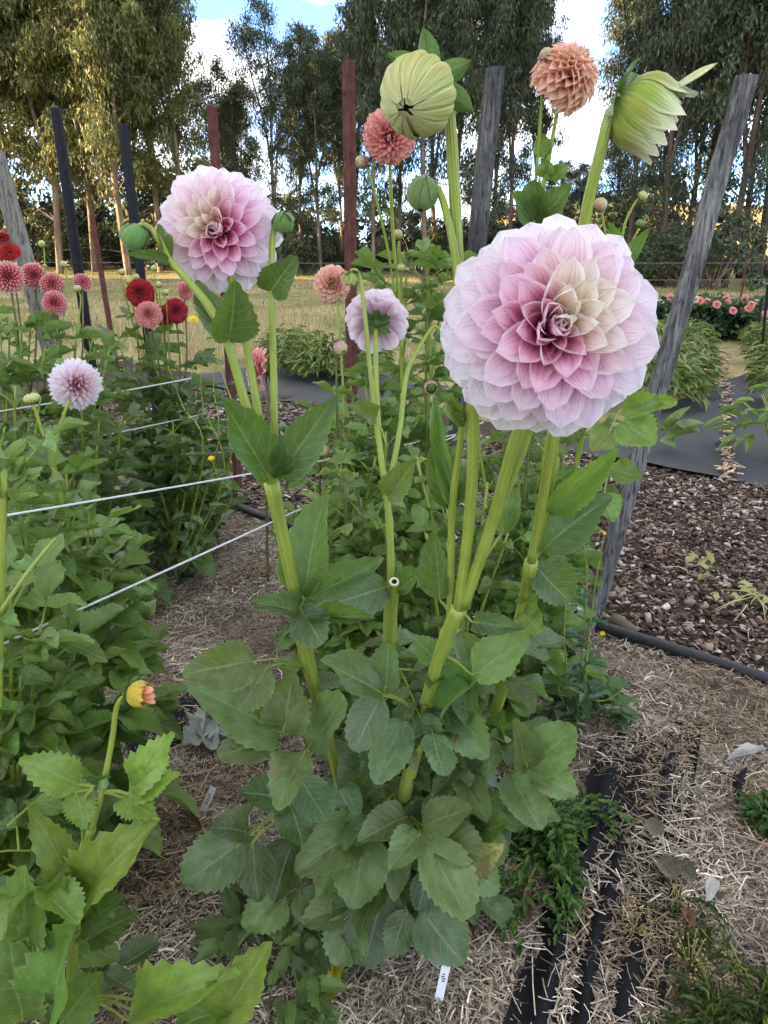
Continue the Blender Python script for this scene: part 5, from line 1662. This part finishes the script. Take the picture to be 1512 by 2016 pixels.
random.seed(64)
d4 = thing('dahlia_plant', (-.20, 2.35, 0), 'dahlia with one small peach bloom and wine coloured buds in front of the peonies', 'dahlia')
dahlia_bush(d4, (-.18, 2.25, 0), [P(640, 870, 2.1), P(690, 830, 2.15), P(620, 950, 2.0), P(700, 950, 1.95), P(740, 900, 1.95)], .22, GR_MID, 6, 5, LEAF_A, .1)
stem_px(d4, [(680, 830, 2.2), (672, 700, 2.25), (664, 600, 2.28), (660, 570, 2.3)], .0042, .0034, mat=M_STEM, sides=7)
Cq = P(655, 560, 2.3)
bloom(d4, Cq, Vector((.35, -1, .1)), .056, 90, 'decor', M_PEACH, ball_peach((.70, .22, .14), (.74, .34, .28)), True, 118, .6, label='small peach bloom')
for (u, v, ax, c, lab) in ((670, 685, (.4, -.6, -.3), (0.40, 0.12, 0.18), 1), (848, 762, (.2, -1, -.2), (0.34, 0.09, 0.12), 1), (637, 886, (-.1, -.5, -.8), (0.40, 0.30, 0.14), 0)):
    YY = 2.05
    q = P(u, v, YY)
    bud(d4, q, ax, .019 if lab else .0165, 9, c, None, True, 5, 1.1, .2, tip=.3 if v == 762 else 0)
    stem(d4, [Vector((q.x * .5 + .0, 2.2, .2)), Vector((q.x - .01, 2.12, (q.z + .2) * .55)), q + Vector((-.012, .01, -.03)), q + Vector((-.008, .008, .0))], .0042, .0028, mat=M_STEM_DARK, sides=7)

random.seed(65)
d5 = thing('dahlia_plant', (.27, 1.75, 0), 'leafy dahlia without blooms filling in behind the cut stem stump', 'dahlia')
dahlia_bush(d5, (.25, 1.80, 0), [P(820, 900, 1.75), P(880, 1000, 1.7), P(960, 950, 1.75), P(840, 1050, 1.65), P(1000, 1050, 1.7), P(740, 1010, 1.7)], .22, GR_MID, 6, 5, LEAF_A, .05)
random.seed(66)
d6 = thing('dahlia_plant', (-.02, 1.75, 0), 'leafy dahlia with brown stems filling in left of the cut stump', 'dahlia')
dahlia_bush(d6, (-.02, 1.80, 0), [P(680, 960, 1.75), P(640, 1020, 1.7), P(720, 1100, 1.65), P(620, 1100, 1.65), P(760, 1060, 1.7), P(660, 900, 1.8), P(710, 980, 1.75)], .22, GR_MID, 7, 5, LEAF_A, .05, smat=M_STEM_DARK)
random.seed(68)
d8 = thing('dahlia_plant', (-.08, 2.75, 0), 'leafy dahlia without blooms growing at the rusty picket foot', 'dahlia')
dahlia_bush(d8, (-.08, 2.75, 0), [P(690, 760, 2.7), P(740, 740, 2.75), P(800, 730, 2.7), P(640, 800, 2.65), P(860, 780, 2.7), P(720, 830, 2.6), P(900, 740, 2.8)], .27, GR_MID, 7, 5, None, .05)
# side-view coral bloom behind the left stems
random.seed(67)
d7 = thing('dahlia_plant', (-.52, 3.0, 0), 'slim dahlia with one coral bloom seen edge on behind thick green stems', 'dahlia')
Cs = P(512, 727, 2.9)
stem(d7, [Vector((-.52, 3.0, 0)), Vector((-.50, 2.98, .4)), P(528, 800, 2.92), P(524, 740, 2.92)], .006, .004, mat=M_STEM_DARK)
bloom(d7, Cs, Vector((-1, -.25, .15)), .085, 80, 'decor', M_CORAL, ball_peach((.70, .16, .14), (.74, .28, .26)), True, 100, .45)
bud(d7, P(556, 840, 2.9), (0, 0, 1), .016, 7, GB, M_GBUD, True, 5, 1.2, .3)
for k in range(6):
    a_ = U(0, 6.28)
    compound(d7, Vector((-.52, 2.98, U(.15, .5))), (math.cos(a_), math.sin(a_), .3), .2, GR_MID, 3)

# ------------------------------------------------------------------ the red row on the left
random.seed(71)
def red_plant(x, y, tops, blooms, label, lib=None, color=GR_DARK, ll=.28, pairs=6, buds=()):
    t = thing('dahlia_plant', (x, y, 0), label, 'dahlia')
    dahlia_bush(t, (x, y, 0), tops, ll, color, pairs, 5, lib, .08)
    for (u, v, Y, rad, ax, kind, c) in blooms:
        q = P(u, v, Y)
        A_ = Vector(ax)
        b0 = Vector((x + (q.x - x) * .4, y, q.z * .45))
        stem(t, [b0, Vector((q.x * .9 + x * .1, (q.y + y) / 2, q.z * .75)), q - A_.normalized() * rad * .3 - Vector((0, 0, rad * .4)), q - A_.normalized() * rad * .2], .0045, .0032, mat=M_STEM_DARK, sides=7)
        bloom_copy(t, q, ax, rad, kind, 130, 'spiky' if kind == 'rw' else 'decor', M_REDW if kind == 'rw' else M_RED if kind == 'red' else M_CORAL, c)
    for (u, v, Y) in buds:
        q = P(u, v, Y)
        stem(t, [Vector((x + (q.x - x) * .5, y, q.z * .6)), q - Vector((0, 0, .08)), q], .0032, .0025, sides=6)
        bud(t, q, (U(-.3, .3), -.4, 1), .0125, 8, (0.34, 0.38, 0.10), None, False, 5, .9, .3)
    return t
cR, cW, cD = (0.52, 0.02, 0.06), (0.55, 0.04, 0.08), (0.32, 0.008, 0.014)
red_plant(-1.62, 2.95, [P(20, 620, 2.9), P(60, 625, 2.95), P(-20, 660, 2.8), P(90, 680, 2.9), P(40, 650, 2.85)],
          [(16, 546, 2.9, .060, (.3, -1, .3), 'rw', cR), (66, 543, 3.05, .052, (.5, -1, .2), 'rw', cR), (70, 545, 3.1, .045, (-.3, 1, .3), 'rw', cR)],
          'dahlia with big red and white blooms at the pale timber post foot', None, GR_MID)
red_plant(-1.42, 2.95, [P(110, 630, 2.9), P(150, 645, 2.95), P(185, 650, 3.0), P(120, 720, 2.8), P(215, 690, 2.95)],
          [(103, 561, 3.0, .048, (.2, -1, .35), 'rw', cR), (108, 597, 2.95, .048, (.15, -1, .1), 'rw', cW), (163, 556, 3.1, .040, (.6, -.5, .7), 'rw', cR)],
          'dahlia with red and white blooms clustered beside the taller black picket', None, GR_MID, buds=((152, 568, 2.95), (125, 520, 3.0), (82, 480, 3.0)))
red_plant(-1.75, 3.35, [P(0, 600, 3.3), P(30, 640, 3.3)],
          [(18, 497, 3.3, .045, (.2, -.6, .8), 'red', (0.55, 0.02, 0.02)), (4, 468, 3.3, .030, (0, -.6, 1), 'red', cD)],
          'dahlia with scarlet blooms held above the red and white ones', None, GR_MID)
red_plant(-1.06, 3.45, [P(265, 610, 3.4), P(330, 640, 3.45), P(230, 650, 3.4), P(300, 700, 3.3), P(380, 720, 3.4), P(340, 800, 3.3), P(260, 780, 3.3), P(400, 800, 3.35)],
          [(277, 578, 3.3, .060, (.05, -1, .15), 'red', cD), (293, 620, 3.25, .056, (.1, -1, .25), 'cr', (0.52, 0.05, 0.08)), (346, 612, 3.4, .054, (.3, -1, .1), 'red', (0.42, 0.02, 0.05)), (322, 622, 3.5, .048, (.3, -1, .1), 'red', (0.42, 0.02, 0.05)), (365, 572, 3.5, .04, (.8, -.6, .1), 'cr', (.5, .04, .06))],
          'broad leaved dark dahlia with plain crimson blooms at the shorter black picket', None, GR_DARK, .34, 6,
          buds=((303, 528, 3.3), (312, 560, 3.3), (268, 545, 3.35), (255, 555, 3.35), (325, 575, 3.3), (240, 535, 3.3)))
random.seed(73)
for (x, y, tops, lab) in ((-1.20, 2.75, [P(200, 760, 2.7), P(160, 780, 2.7), P(240, 820, 2.7), P(190, 880, 2.6)], 'low leafy dahlia behind the spiky pink bloom under the white cord'),
                          (-1.50, 2.55, [P(30, 760, 2.5), P(80, 780, 2.5), P(10, 840, 2.4), P(60, 860, 2.45)], 'leafy dahlia between the yellow bud and the red and white blooms'),
                          (-.98, 3.20, [P(340, 830, 3.1), P(380, 900, 3.05), P(300, 900, 3.1), P(400, 860, 3.1)], 'dark leafy dahlia at the straw path edge below the crimson blooms')):
    t = thing('dahlia_plant', (x, y, 0), lab, 'dahlia')
    dahlia_bush(t, (x, y, 0), tops, .27, GR_DARK, 6, 5, None, .05)

# ------------------------------------------------------------------ peonies
M_PEONY = col_attr_material('peony_leaf', .5, .2, .15, 12, .4, 0)
def peony_mesh(seed, w, h, n=420, ln=.13):
    r2 = random.Random(seed)
    mb = MB()
    cols_ = [(.15, .20, .045), (.19, .24, .06), (.11, .16, .04), (.24, .28, .10)]
    small = leaf_geo(2, 0, .3, .35, 0, .6, .8)
    for k in range(n):
        a = r2.uniform(0, 6.283); rr = r2.random() ** .6
        z = h * (1 - .55 * rr * rr) * r2.uniform(.35, 1.0)
        b = Vector((math.cos(a) * rr * w, math.sin(a) * rr * w, z))
        aa = a + r2.gauss(0, .7)
        d = Vector((math.cos(aa), math.sin(aa), r2.uniform(-.5, .6)))
        l = ln * r2.uniform(.7, 1.2)
        mb.add_mesh(small, frame(b, d, Vector((r2.gauss(0, .3), r2.gauss(0, .3), 1)), l * .26, l, l), r2.choice(cols_))
    st = MB()
    for k in range(14):
        a = r2.uniform(0, 6.283)
        st.tube([(0, 0, -.02), (math.cos(a) * w * .3, math.sin(a) * w * .3, h * .5), (math.cos(a) * w * .7, math.sin(a) * w * .7, h * .8)], [.006, .003], 5)
    return mb.mesh('foliage', M_PEONY), st.mesh('stems', M_STEM)
PEO = [peony_mesh(k, .42, .55) for k in (1, 2, 3)]
random.seed(81)
peo_spots = [(600, 735, 1.0, 'a'), (650, 745, 1.05, 'a'), (700, 735, 1.0, 'a'), (570, 715, .9, 'a'),
             (1290, 800, .95, 'b'), (1318, 775, 1.0, 'b'), (1335, 735, 1.0, 'b'), (1280, 745, 1.0, 'b'), (1348, 700, .9, 'b'), (1300, 705, .9, 'b'), (1362, 680, .8, 'b'), (1320, 680, .8, 'b'),
             (1570, 800, 1.0, 'c'), (1552, 750, 1.0, 'c'), (1530, 715, .95, 'c'), (1512, 692, .85, 'c'), (1500, 675, .75, 'c')]
lbp = {'a': 'round clump of narrow leaved peony on the short weed mat by the paddock', 'b': 'yellow green peony clump in the row behind the leaning grey post', 'c': 'peony clump in the row across the wide weed mat from the post'}
for i, (u, v, s, g) in enumerate(peo_spots):
    q = G(u, v)
    t = thing('peony_bush', (q.x, q.y, 0.0), lbp[g], 'peony', lbp[g].replace('clump', 'clumps'))
    M = Matrix.Translation((q.x, q.y, .0)) @ Matrix.Rotation(U(0, 6.28), 4, 'Z') @ Matrix.Diagonal((s, s, s * U(.85, 1.1), 1))
    st_, fo = PEO[i % 3][1], PEO[i % 3][0]
    put('stems', st_, M, t)
    o = put('foliage', fo, M, t); o['kind'] = 'stuff'
# nearest peony, large leaves of its own
q = G(1528, 900)
t = thing('peony_bush', (q.x, q.y, 0), 'dark green peony with big glossy leaves spreading over the wide weed mat', 'peony')
for k in range(70):
    a_ = U(0, 6.283); rr = U(0, 1) ** .6 * .42; zz = .50 * (1 - .6 * (rr / .42) ** 2) * U(.4, 1)
    b = Vector((q.x + math.cos(a_) * rr, q.y + math.sin(a_) * rr, zz + .03))
    d = Vector((math.cos(a_ + U(-.6, .6)), math.sin(a_ + U(-.6, .6)), U(-.5, .3)))
    l = U(.12, .19)
    put('leaf', LEAF_PEO if 'LEAF_PEO' in globals() else globals().setdefault('LEAF_PEO', mk('peony_leaf', *leaf_geo(3, 0, .3, .3, .02, .6, .8)[:2], M_LEAF_FRESH, leaf_geo(3, 0, .3, .3, .02, .6, .8)[2])), frame(b, d, (U(-.3, .3), U(-.3, .3), 1), l * .34, l, l), t, tint(GR_MID))
mb = MB()
for k in range(12):
    a_ = U(0, 6.283); mb.tube([(0, 0, -.02), (math.cos(a_) * .12, math.sin(a_) * .12, .25), (math.cos(a_) * .3, math.sin(a_) * .3, .4)], [.006, .003], 5)
put('stems', mb.mesh('stems', M_STEM), Matrix.Translation((q.x, q.y, 0)), t)
# one sprig lying on the mat by the post
q = G(1340, 860)
t = thing('peony_bush', (q.x - .15, q.y, 0), 'small peony sprig spreading flat on the weed mat at the leaning post', 'peony')
for (u0, v0, u1, v1, w) in ((1310, 865, 1370, 838, 16), (1320, 850, 1380, 822, 15), (1310, 850, 1345, 800, 14), (1300, 865, 1330, 872, 16), (1340, 835, 1378, 842, 14), (1335, 830, 1352, 840, 14), (1300, 850, 1290, 820, 14), (1310, 840, 1330, 815, 14)):
    a, b = P(u0, v0, 5.3), P(u1, v1, 5.2)
    put('leaf', globals()['LEAF_PEO'], frame(a, b - a, (0, -.6, 1), w * 5.5 / FPX * 1.6, (b - a).length, (b - a).length), t, tint((.16, .22, .07)))
mb = MB(); mb.tube([(0, 0, 0), (.05, 0, .12), (.12, -.05, .2)], [.006, .004], 5); put('stems', mb.mesh('stems', M_STEM), Matrix.Translation((q.x - .15, q.y, 0)), t)

# ------------------------------------------------------------------ far dahlia bed on the right, its edging logs
def far_mesh(seed):
    r2 = random.Random(seed)
    cen = [(r2.uniform(-.45, .45), r2.uniform(-.35, .35), r2.uniform(.15, .85)) for k in range(26)]
    V, Q, Cc = leaf_cloud(cen, [.2] * 26, [60] * 26, .12, .07, np.array([[.045, .085, .03], [.03, .06, .025], [.07, .12, .04]]), .2, .3)
    sm = MB()
    for k in range(8): sm.tube([(r2.uniform(-.2, .2), r2.uniform(-.2, .2), -.02), (r2.uniform(-.4, .4), r2.uniform(-.3, .3), .9)], [.01, .005], 5)
    return mk_fast('foliage', V, Q, M_GUM, Cc), sm.mesh('stems', M_STEM)
FARM = [far_mesh(1), far_mesh(2), far_mesh(3)]
random.seed(91)
far_bl = [(1300, 597, 'w'), (1288, 590, 'w'), (1378, 592, 'p'), (1392, 594, 'p'), (1399, 600, 'p'), (1402, 606, 'p'), (1411, 600, 'p'), (1423, 600, 'p'), (1430, 597, 'p'), (1436, 598, 'p'), (1443, 612, 'p'), (1457, 614, 'p'), (1464, 594, 'p'), (1470, 600, 'p'), (1479, 600, 'p'), (1466, 588, 'p'), (1474, 607, 'p'), (1430, 588, 'p'), (1506, 618, 'p'), (1490, 597, 'w'), (1369, 590, 'w'), (1320, 586, 'p')]
for i in range(16):
    u = 1275 + i * 17; Y = 13.0 + (.8 if i % 2 else 0)
    x = (u - CX) / FPX * (Y * .943 + .47)
    lb = 'dark leafy dahlia with small pink blooms in the far bed' if u > 1345 else 'dark leafy dahlia with white blooms in the far bed'
    t = thing('dahlia_plant', (x, Y, 0), lb, 'dahlia', lb)
    M = Matrix.Translation((x, Y, 0)) @ Matrix.Rotation(U(0, 6.28), 4, 'Z') @ Matrix.Diagonal((.9, .9, U(.62, .72), 1))
    put('stems', FARM[i % 3][1], M, t)
    o = put('foliage', FARM[i % 3][0], M, t); o['kind'] = 'stuff'
    for (bu, bv, kk) in far_bl:
        if abs(bu - u) <= 8.5:
            q = P(bu, bv, Y - .8)
            bloom_copy(t, q, (U(-.3, .3), -1, .5), .066, 'far' + kk, 40, 'decor', M_CORAL if kk == 'p' else M_PINK, (0.72, 0.22, 0.20) if kk == 'p' else (0.7, 0.55, 0.4))
for (a, b, lab) in (((1330, 634), (1392, 641), 'longer grey edging log lying before the far dahlia bed'), ((1395, 640), (1480, 652), 'pale edging log at the mat end of the far dahlia bed'), ((1265, 642), (1335, 640), 'half hidden edging log at the white end of the far dahlia bed')):
    qa, qb = G(*a), G(*b)
    mb = MB()
    pts = catmull([qa + Vector((0, 0, .06)), qa.lerp(qb, .5) + Vector((0, U(-.03, .03), .07)), qb + Vector((0, 0, .06))], 5)
    mb.tube(pts, [.07 * U(.92, 1.08) for _ in pts], 9)
    tag(put('edging_log', mb.mesh('edging_log', M_PALEWOOD)), lab, 'log')

# ------------------------------------------------------------------ weeds
M_WEED = col_attr_material('weed_leaf', .55, .25, .15, 15, .3, 0)
m = NT('yellow_flower'); M_YEL = m.finish((0.80, 0.58, 0.02), .6, None, .2)
def dandelion_head(r):
    mb = MB()
    g = leaf_geo(1, 0, .1, .1, 0, .4, .3)
    for ring, (n, l, el) in enumerate(((20, 1.0, .15), (14, .75, .5), (8, .45, .95))):
        for k in range(n):
            a = 2 * math.pi * (k + .4 * ring) / n
            mb.add_mesh(g, frame((0, 0, .1 * r), (math.cos(a) * math.cos(el), math.sin(a) * math.cos(el), math.sin(el)), (0, 0, 1), .16 * r, l * r, l * r))
    return mb
DH = dandelion_head(1.0).mesh('flower', M_YEL)
def thin_weed(base, shoots, label, leafn=10, seed=1, leaf_l=.05, c=(.10, .17, .07)):
    """shoots: list of (points, has_flower)"""
    random.seed(seed)
    t = thing('flowering_weed', base, label, 'weed')
    lf = MB()
    g = leaf_geo(4, .3, .3, .3, .05, .6, .7)
    for pts, fl in shoots:
        path = catmull(pts, 6)
        V, Fc, UV = tube_geo(path, [.0028, .0012], 6)
        put('stem', mk('stem', V, Fc, M_STEM, UV), None, t)
        for k in range(leafn):
            f = (k + .5) / leafn * .75
            q = path[int(f * (len(path) - 1))]
            a_ = k * 2.4
            l = leaf_l * (1.2 - f)
            lf.add_mesh(g, Matrix.Translation(-Vector(base)) @ frame(q, (math.cos(a_), math.sin(a_), .4), (0, 0, 1), l * .4, l, l), tint(c))
        if fl:
            q = path[-1]
            o = put_at('flower', DH, q, t)
            o.matrix_basis = Matrix.Translation(q - Vector(base)) @ rot_to((U(-.2, .2), -.5, .9)) @ Matrix.Scale(fl, 4)
    put('leaves', lf.mesh('leaves', M_WEED), Matrix.Translation(base), t)['kind'] = 'stuff'
    return t
b0 = G(430, 1010)
thin_weed((b0.x, b0.y - .9, 0), [([(b0.x, b0.y - .9, 0), P(455, 900, 2.3), P(440, 740, 2.3), P(400, 660, 2.35), P(381, 630, 2.35)], .022),
           ([(b0.x, b0.y - .9, 0), P(450, 1000, 2.2), P(430, 940, 2.15), P(416, 903, 2.15)], .013),
           ([(b0.x, b0.y - .9, 0), P(440, 950, 2.3), P(400, 800, 2.35), P(395, 720, 2.35)], 0),
           ([(b0.x, b0.y - .9, 0), P(425, 900, 2.3), P(420, 760, 2.3), P(432, 690, 2.3)], 0),
           ([(b0.x, b0.y - .9, 0), P(400, 900, 2.3), P(360, 800, 2.4), P(330, 720, 2.4)], 0)], 'tall thin weed with yellow flowers left of the thick leaning stems', 9, 5, .07)
b1 = G(1130, 1420)
thin_weed((b1.x, b1.y, 0), [([(b1.x, b1.y, 0), P(1150, 1330, 1.72), P(1168, 1180, 1.68), P(1190, 1050, 1.65)], .006),
           ([(b1.x, b1.y, 0), P(1150, 1360, 1.72), P(1160, 1280, 1.7), P(1186, 1248, 1.68)], .009),
           ([(b1.x, b1.y, 0), P(1112, 1280, 1.72), P(1116, 1150, 1.7), P(1105, 1115, 1.7)], .005),
           ([(b1.x, b1.y, 0), P(1150, 1250, 1.72), P(1155, 1130, 1.7), P(1148, 1060, 1.68)], .006),
           ([(b1.x, b1.y, 0), P(1100, 1350, 1.7), P(1180, 1380, 1.62), P(1225, 1360, 1.6)], .003)], 'spindly weed with tiny yellow flowers at the foot of the leaning grey post', 10, 6, .07, (.075, .15, .07))

def low_weed(u, v, w, h, n, label, seed, c, ll=.05, wr=.35):
    r2 = random.Random(seed)
    q = G(u, v)
    t = thing('low_weed', (q.x, q.y, 0), label, 'weed')
    mb = MB(); st = MB()
    runs = [r2.uniform(0, 6.283) for _ in range(9)]
    g = leaf_geo(3, .35, .3, .3, .08, .6, .75) if ll < .06 or wr < .2 else leaf_geo(8, .22, .3, .3, .06, .6, .8)
    for k in range(n):
        a = runs[r2.randrange(len(runs))] + r2.gauss(0, .16); rr = r2.random() ** .8 * (.7 + .5 * math.sin(a * 3 + seed))
        z = h * (1 - .6 * rr * rr) * r2.uniform(.1, 1)
        b = Vector((math.cos(a) * rr * w, math.sin(a) * rr * w, z + .01))
        aa = a + r2.gauss(0, .8)
        l = ll * r2.uniform(.6, 1.3)
        kk = r2.uniform(.7, 1.3)
        mb.add_mesh(g, frame(b, (math.cos(aa), math.sin(aa), r2.uniform(-.4, .7)), (r2.gauss(0, .4), r2.gauss(0, .4), 1), l * wr, l, l), (c[0] * kk, c[1] * kk, c[2] * kk))
        if k % 12 == 0: st.tube([(0, 0, 0), b * .6 + Vector((0, 0, .02)), b], [.002, .001], 5)
    put('stems', st.mesh('stems', M_STEM), Matrix.Translation((q.x, q.y, 0)), t)
    put('leaves', mb.mesh('leaves', M_WEED), Matrix.Translation((q.x, q.y, 0)), t)['kind'] = 'stuff'
    return q, t
low_weed(1072, 1690, .24, .13, 900, 'dense green weed clump between the big dahlia and creased weed mat', 1, (.075, .14, .030), .030, .30)
low_weed(1495, 1970, .24, .045, 520, 'grassy weed patch with seed heads on the straw right of the creased mat', 2, (.085, .125, .035), .036, .11)
low_weed(1405, 2010, .16, .035, 300, 'low grassy weed tuft beside the tan seed heads on straw', 3, (.085, .125, .035), .036, .11)
low_weed(1505, 1640, .10, .06, 200, 'small green weed tuft on straw beside the tiny mat scrap', 4, (.06, .125, .03), .035)
low_weed(380, 1060, .12, .10, 90, 'limp green weed lying on the straw path', 5, (.07, .13, .05), .10)
low_weed(590, 1900, .16, .13, 70, 'sparse toothed weed under the lowest leaves of the big dahlia', 6, (.11, .17, .05), .075, .42)
low_weed(340, 1010, .30, .25, 330, 'fine leaved weed patch at the dark dahlia foot by the path', 7, (.05, .10, .045), .06)
low_weed(1120, 1430, .14, .22, 150, 'soft blue green weed clump behind the big dahlia by the straw', 8, (.10, .16, .06), .06, .5)
# tan seed heads
M_SEED = col_attr_material('seed_head', .8, .1, .2, 60, .1, 0)
random.seed(95)
for (u, v, s, lab) in ((1245, 1845, .9, 'tan seed head spray lying across the creased mat'), (1355, 1920, 1.1, 'upright tan seed head spray by the grassy weeds'), (1330, 1790, .7, 'greenish seed head spray on the straw beside the creased mat'), (1000, 1560, 1.0, 'brown crumbly seed head under the right leaves of the big dahlia')):
    q = G(u, v)
    mb = MB()
    for k in range(70):
        p_ = Vector((U(-.03, .03), U(-.05, .05), U(.0, .07))) * s
        r_ = .0028 * s
        a_ = rvec(1).normalized(); b_ = a_.orthogonal().normalized(); c_ = a_.cross(b_)
        mb.add([p_ + a_ * r_, p_ - a_ * r_, p_ + b_ * r_, p_ - b_ * r_, p_ + c_ * r_, p_ - c_ * r_], [(0, 2, 4), (2, 1, 4), (1, 3, 4), (3, 0, 4), (2, 0, 5), (1, 2, 5), (3, 1, 5), (0, 3, 5)], c=tint((.36, .26, .10), .3))
        if k % 5 == 0: mb.tube([(0, 0, 0), p_ * .5 + Vector((0, 0, .01)), p_], [.0012, .0007], 4, c=(.3, .27, .12))
    o = put('seed_head', mb.mesh('seed_head', M_SEED), Matrix.Translation((q.x, q.y, .012)))
    tag(o, lab, 'seed head')

# ------------------------------------------------------------------ fallen leaves and tags
def flat_material(name, c1, c2, trans=.1):
    m = NT(name); n1 = m.noise(12, m.n('ShaderNodeTexCoord').outputs['Object'], 5)
    return m.finish(m.mix(m.ramp(n1, [(0.35, 0.0), (0.65, 1.0)]), c1, c2), .75, m.bump(n1, .5, .004), trans, .2)
M_FBROWN = flat_material('fallen_brown', (0.16, 0.075, 0.05), (0.24, 0.13, 0.085))
M_FYEL = flat_material('fallen_yellow', (0.55, 0.45, 0.04), (0.42, 0.38, 0.05))
M_FGREY = flat_material('fallen_grey', (0.26, 0.29, 0.25), (0.36, 0.38, 0.33))
M_FWHITE = flat_material('fallen_pale', (0.42, 0.42, 0.38), (0.55, 0.54, 0.48))
M_FTAUPE = flat_material('fallen_taupe', (0.10, 0.085, 0.06), (0.18, 0.155, 0.115))
random.seed(96)
for (u0, v0, u1, v1, w, mat, lab) in (
        (1040, 1820, 1038, 1760, 20, M_FBROWN, 'reddish brown fallen leaf on straw next to the creased mat edge'),
        (1388, 1780, 1396, 1730, 22, M_FWHITE, 'pale oval fallen leaf on straw beside the dark taupe dead leaves'),
        (1430, 1498, 1505, 1485, 18, M_FWHITE, 'long pale curled leaf on straw below the poly pipe'),
        (1295, 1690, 1330, 1740, 46, M_FTAUPE, 'large taupe dead leaf on straw right of the creased mat'),
        (1335, 1700, 1370, 1735, 36, M_FTAUPE, 'taupe dead leaf curling next to the larger taupe one'),
        (1300, 1650, 1270, 1620, 38, M_FTAUPE, 'dead leaf half under straw above the large taupe one'),
        (590, 1955, 605, 1925, 26, M_FYEL, 'small bright yellow leaf on straw under the big dahlia'),
        (640, 1985, 655, 1905, 32, M_FYEL, 'longer bright yellow leaf standing on straw under the big dahlia'),
        (400, 1640, 378, 1570, 16, M_FBROWN, 'brown fallen leaf leaning behind the small white tag'),
        (920, 1790, 935, 1850, 16, M_FBROWN, 'narrow brown leaf on straw below the yellowing dahlia leaf'),
        (320, 1350, 365, 1358, 14, M_FBROWN, 'brown fallen leaf on straw beside the dark mat scrap'),
        (1345, 1790, 1370, 1830, 22, M_FBROWN, 'rusty leaf fragment on straw by the greenish seed head')):
    a, b = G(u0, v0, .03), G(u1, v1, .03)
    l = (b - a).length
    gg = leaf_geo(5, .02, .6, -.15, .08, .5, .6, U(0, 6), U(-.15, .15))
    dep = a.y * .943 + .466
    tag(put('fallen_leaf', mk('fallen_leaf', gg[0], gg[1], mat, gg[2]), frame(a, b - a, (U(-.4, .4), -.3, 1), w * dep / FPX, l, l)), lab, 'leaf')
# wilted grey leaf: one thing of three crumpled leaflets
q = G(400, 1450)
t = thing('wilted_leaf', (q.x, q.y, 0), 'wilted grey green crumpled leaf lying on the straw path', 'leaf')
for (u0, v0, u1, v1, w) in ((402, 1445, 360, 1468, 40), (402, 1445, 425, 1475, 34), (402, 1445, 450, 1440, 36), (402, 1440, 405, 1400, 36), (402, 1445, 380, 1430, 30)):
    a, b = G(u0, v0, .03), G(u1, v1, .035)
    l = (b - a).length
    gg = leaf_geo(7, .15, .9, .0, .22, .5, .6, U(0, 6))
    put('leaflet', mk('leaflet', gg[0], gg[1], M_FGREY, gg[2]), frame(a, b - a, (U(-.3, .3), -.4, 1), w * 2.3 / FPX * 1.2, l, l), t)
# pale green wilted stems on the bark
random.seed(97)
q = G(1480, 1190)
t = thing('plant_cutting', (q.x, q.y, 0), 'tangle of pale wilted stems and leaves lying on the bark chips', 'plant cutting')
mb = MB()
M_WILT = flat_material('wilted_green', (0.32, 0.33, 0.12), (0.42, 0.40, 0.20))
for k in range(9):
    a, b = G(U(1450, 1512), U(1170, 1200), .03), G(U(1400, 1520), U(1160, 1235), .03)
    mb.tube(catmull([a - q, (a + b) / 2 - q + Vector((U(-.05, .05), U(-.05, .05), .03)), b - q], 5), [.004, .002], 5)
put('stems', mb.mesh('stems', M_WILT), Matrix.Translation(q), t)
for (u, v) in ((1410, 1185), (1350, 1110), (1380, 1118), (1400, 1112), (1375, 1145), (1455, 1165), (1480, 1160), (1500, 1190), (1395, 1125), (1435, 1175)):
    a = G(u, v, .03); d = Vector((U(-1, 1), U(-.6, .6), U(0, .4)))
    gg = leaf_geo(4, .1, .6, .1, .1)
    put('leaf', mk('leaf', gg[0], gg[1], M_WILT, gg[2]), frame(a, d, (0, -.3, 1), .035, .07, .07), t)

# plant tags
m = NT('white_plastic'); M_TAG = m.finish((0.78, 0.79, 0.80), .4)
m = NT('tag_ink'); M_INK = m.finish((0.02, 0.02, 0.025), .6)
def plant_tag(ub, vb, ut, vt, w, lab, rows):
    a = G(ub, vb, .0); b = P(ut, vt, a.y - .005)
    ax = (b - a); l = ax.length
    t = thing('plant_tag', a, lab, 'plant tag')
    M = frame(a, ax, Vector((0, -1, .6)), 1, 1, 1)
    mb = MB()
    mb.box((0, l * .55, 0), w, l * .9, .0012, M)
    for i in range(len(mb.v)): mb.v[i] = tuple(Vector(mb.v[i]) - a)
    n0 = len(mb.v)
    tri = [(-w / 2, l * .1, .0006), (0, -.03, .0006), (w / 2, l * .1, .0006), (-w / 2, l * .1, -.0006), (0, -.03, -.0006), (w / 2, l * .1, -.0006)]
    mb.add([(M @ Vector(p)) - a for p in tri], [(0, 1, 2), (5, 4, 3), (0, 3, 4, 1), (1, 4, 5, 2)])
    put('blade', mb.mesh('blade', M_TAG, False), Matrix.Translation(a), t)
    ink = MB()
    for rr, (y0, n, sz) in enumerate(rows):      # unreadable scribbled strokes across the tag
        for k in range(n):
            y = l * (y0 + k * sz)
            ink.box((U(-.1, .1) * w, y, .0011), w * U(.25, .5), l * sz * .35, .0006, M)
    for i in range(len(ink.v)): ink.v[i] = tuple(Vector(ink.v[i]) - a)
    put('writing', ink.mesh('writing', M_INK, False), Matrix.Translation(a), t)
random.seed(98)
plant_tag(393, 1612, 420, 1550, .018, 'white plant tag with dark writing left of the big dahlia', [(.5, 6, .055)])
plant_tag(862, 1976, 878, 1902, .017, 'white plant tag with faint writing in front of the big dahlia', [(.62, 4, .06)])

flush_leaves()
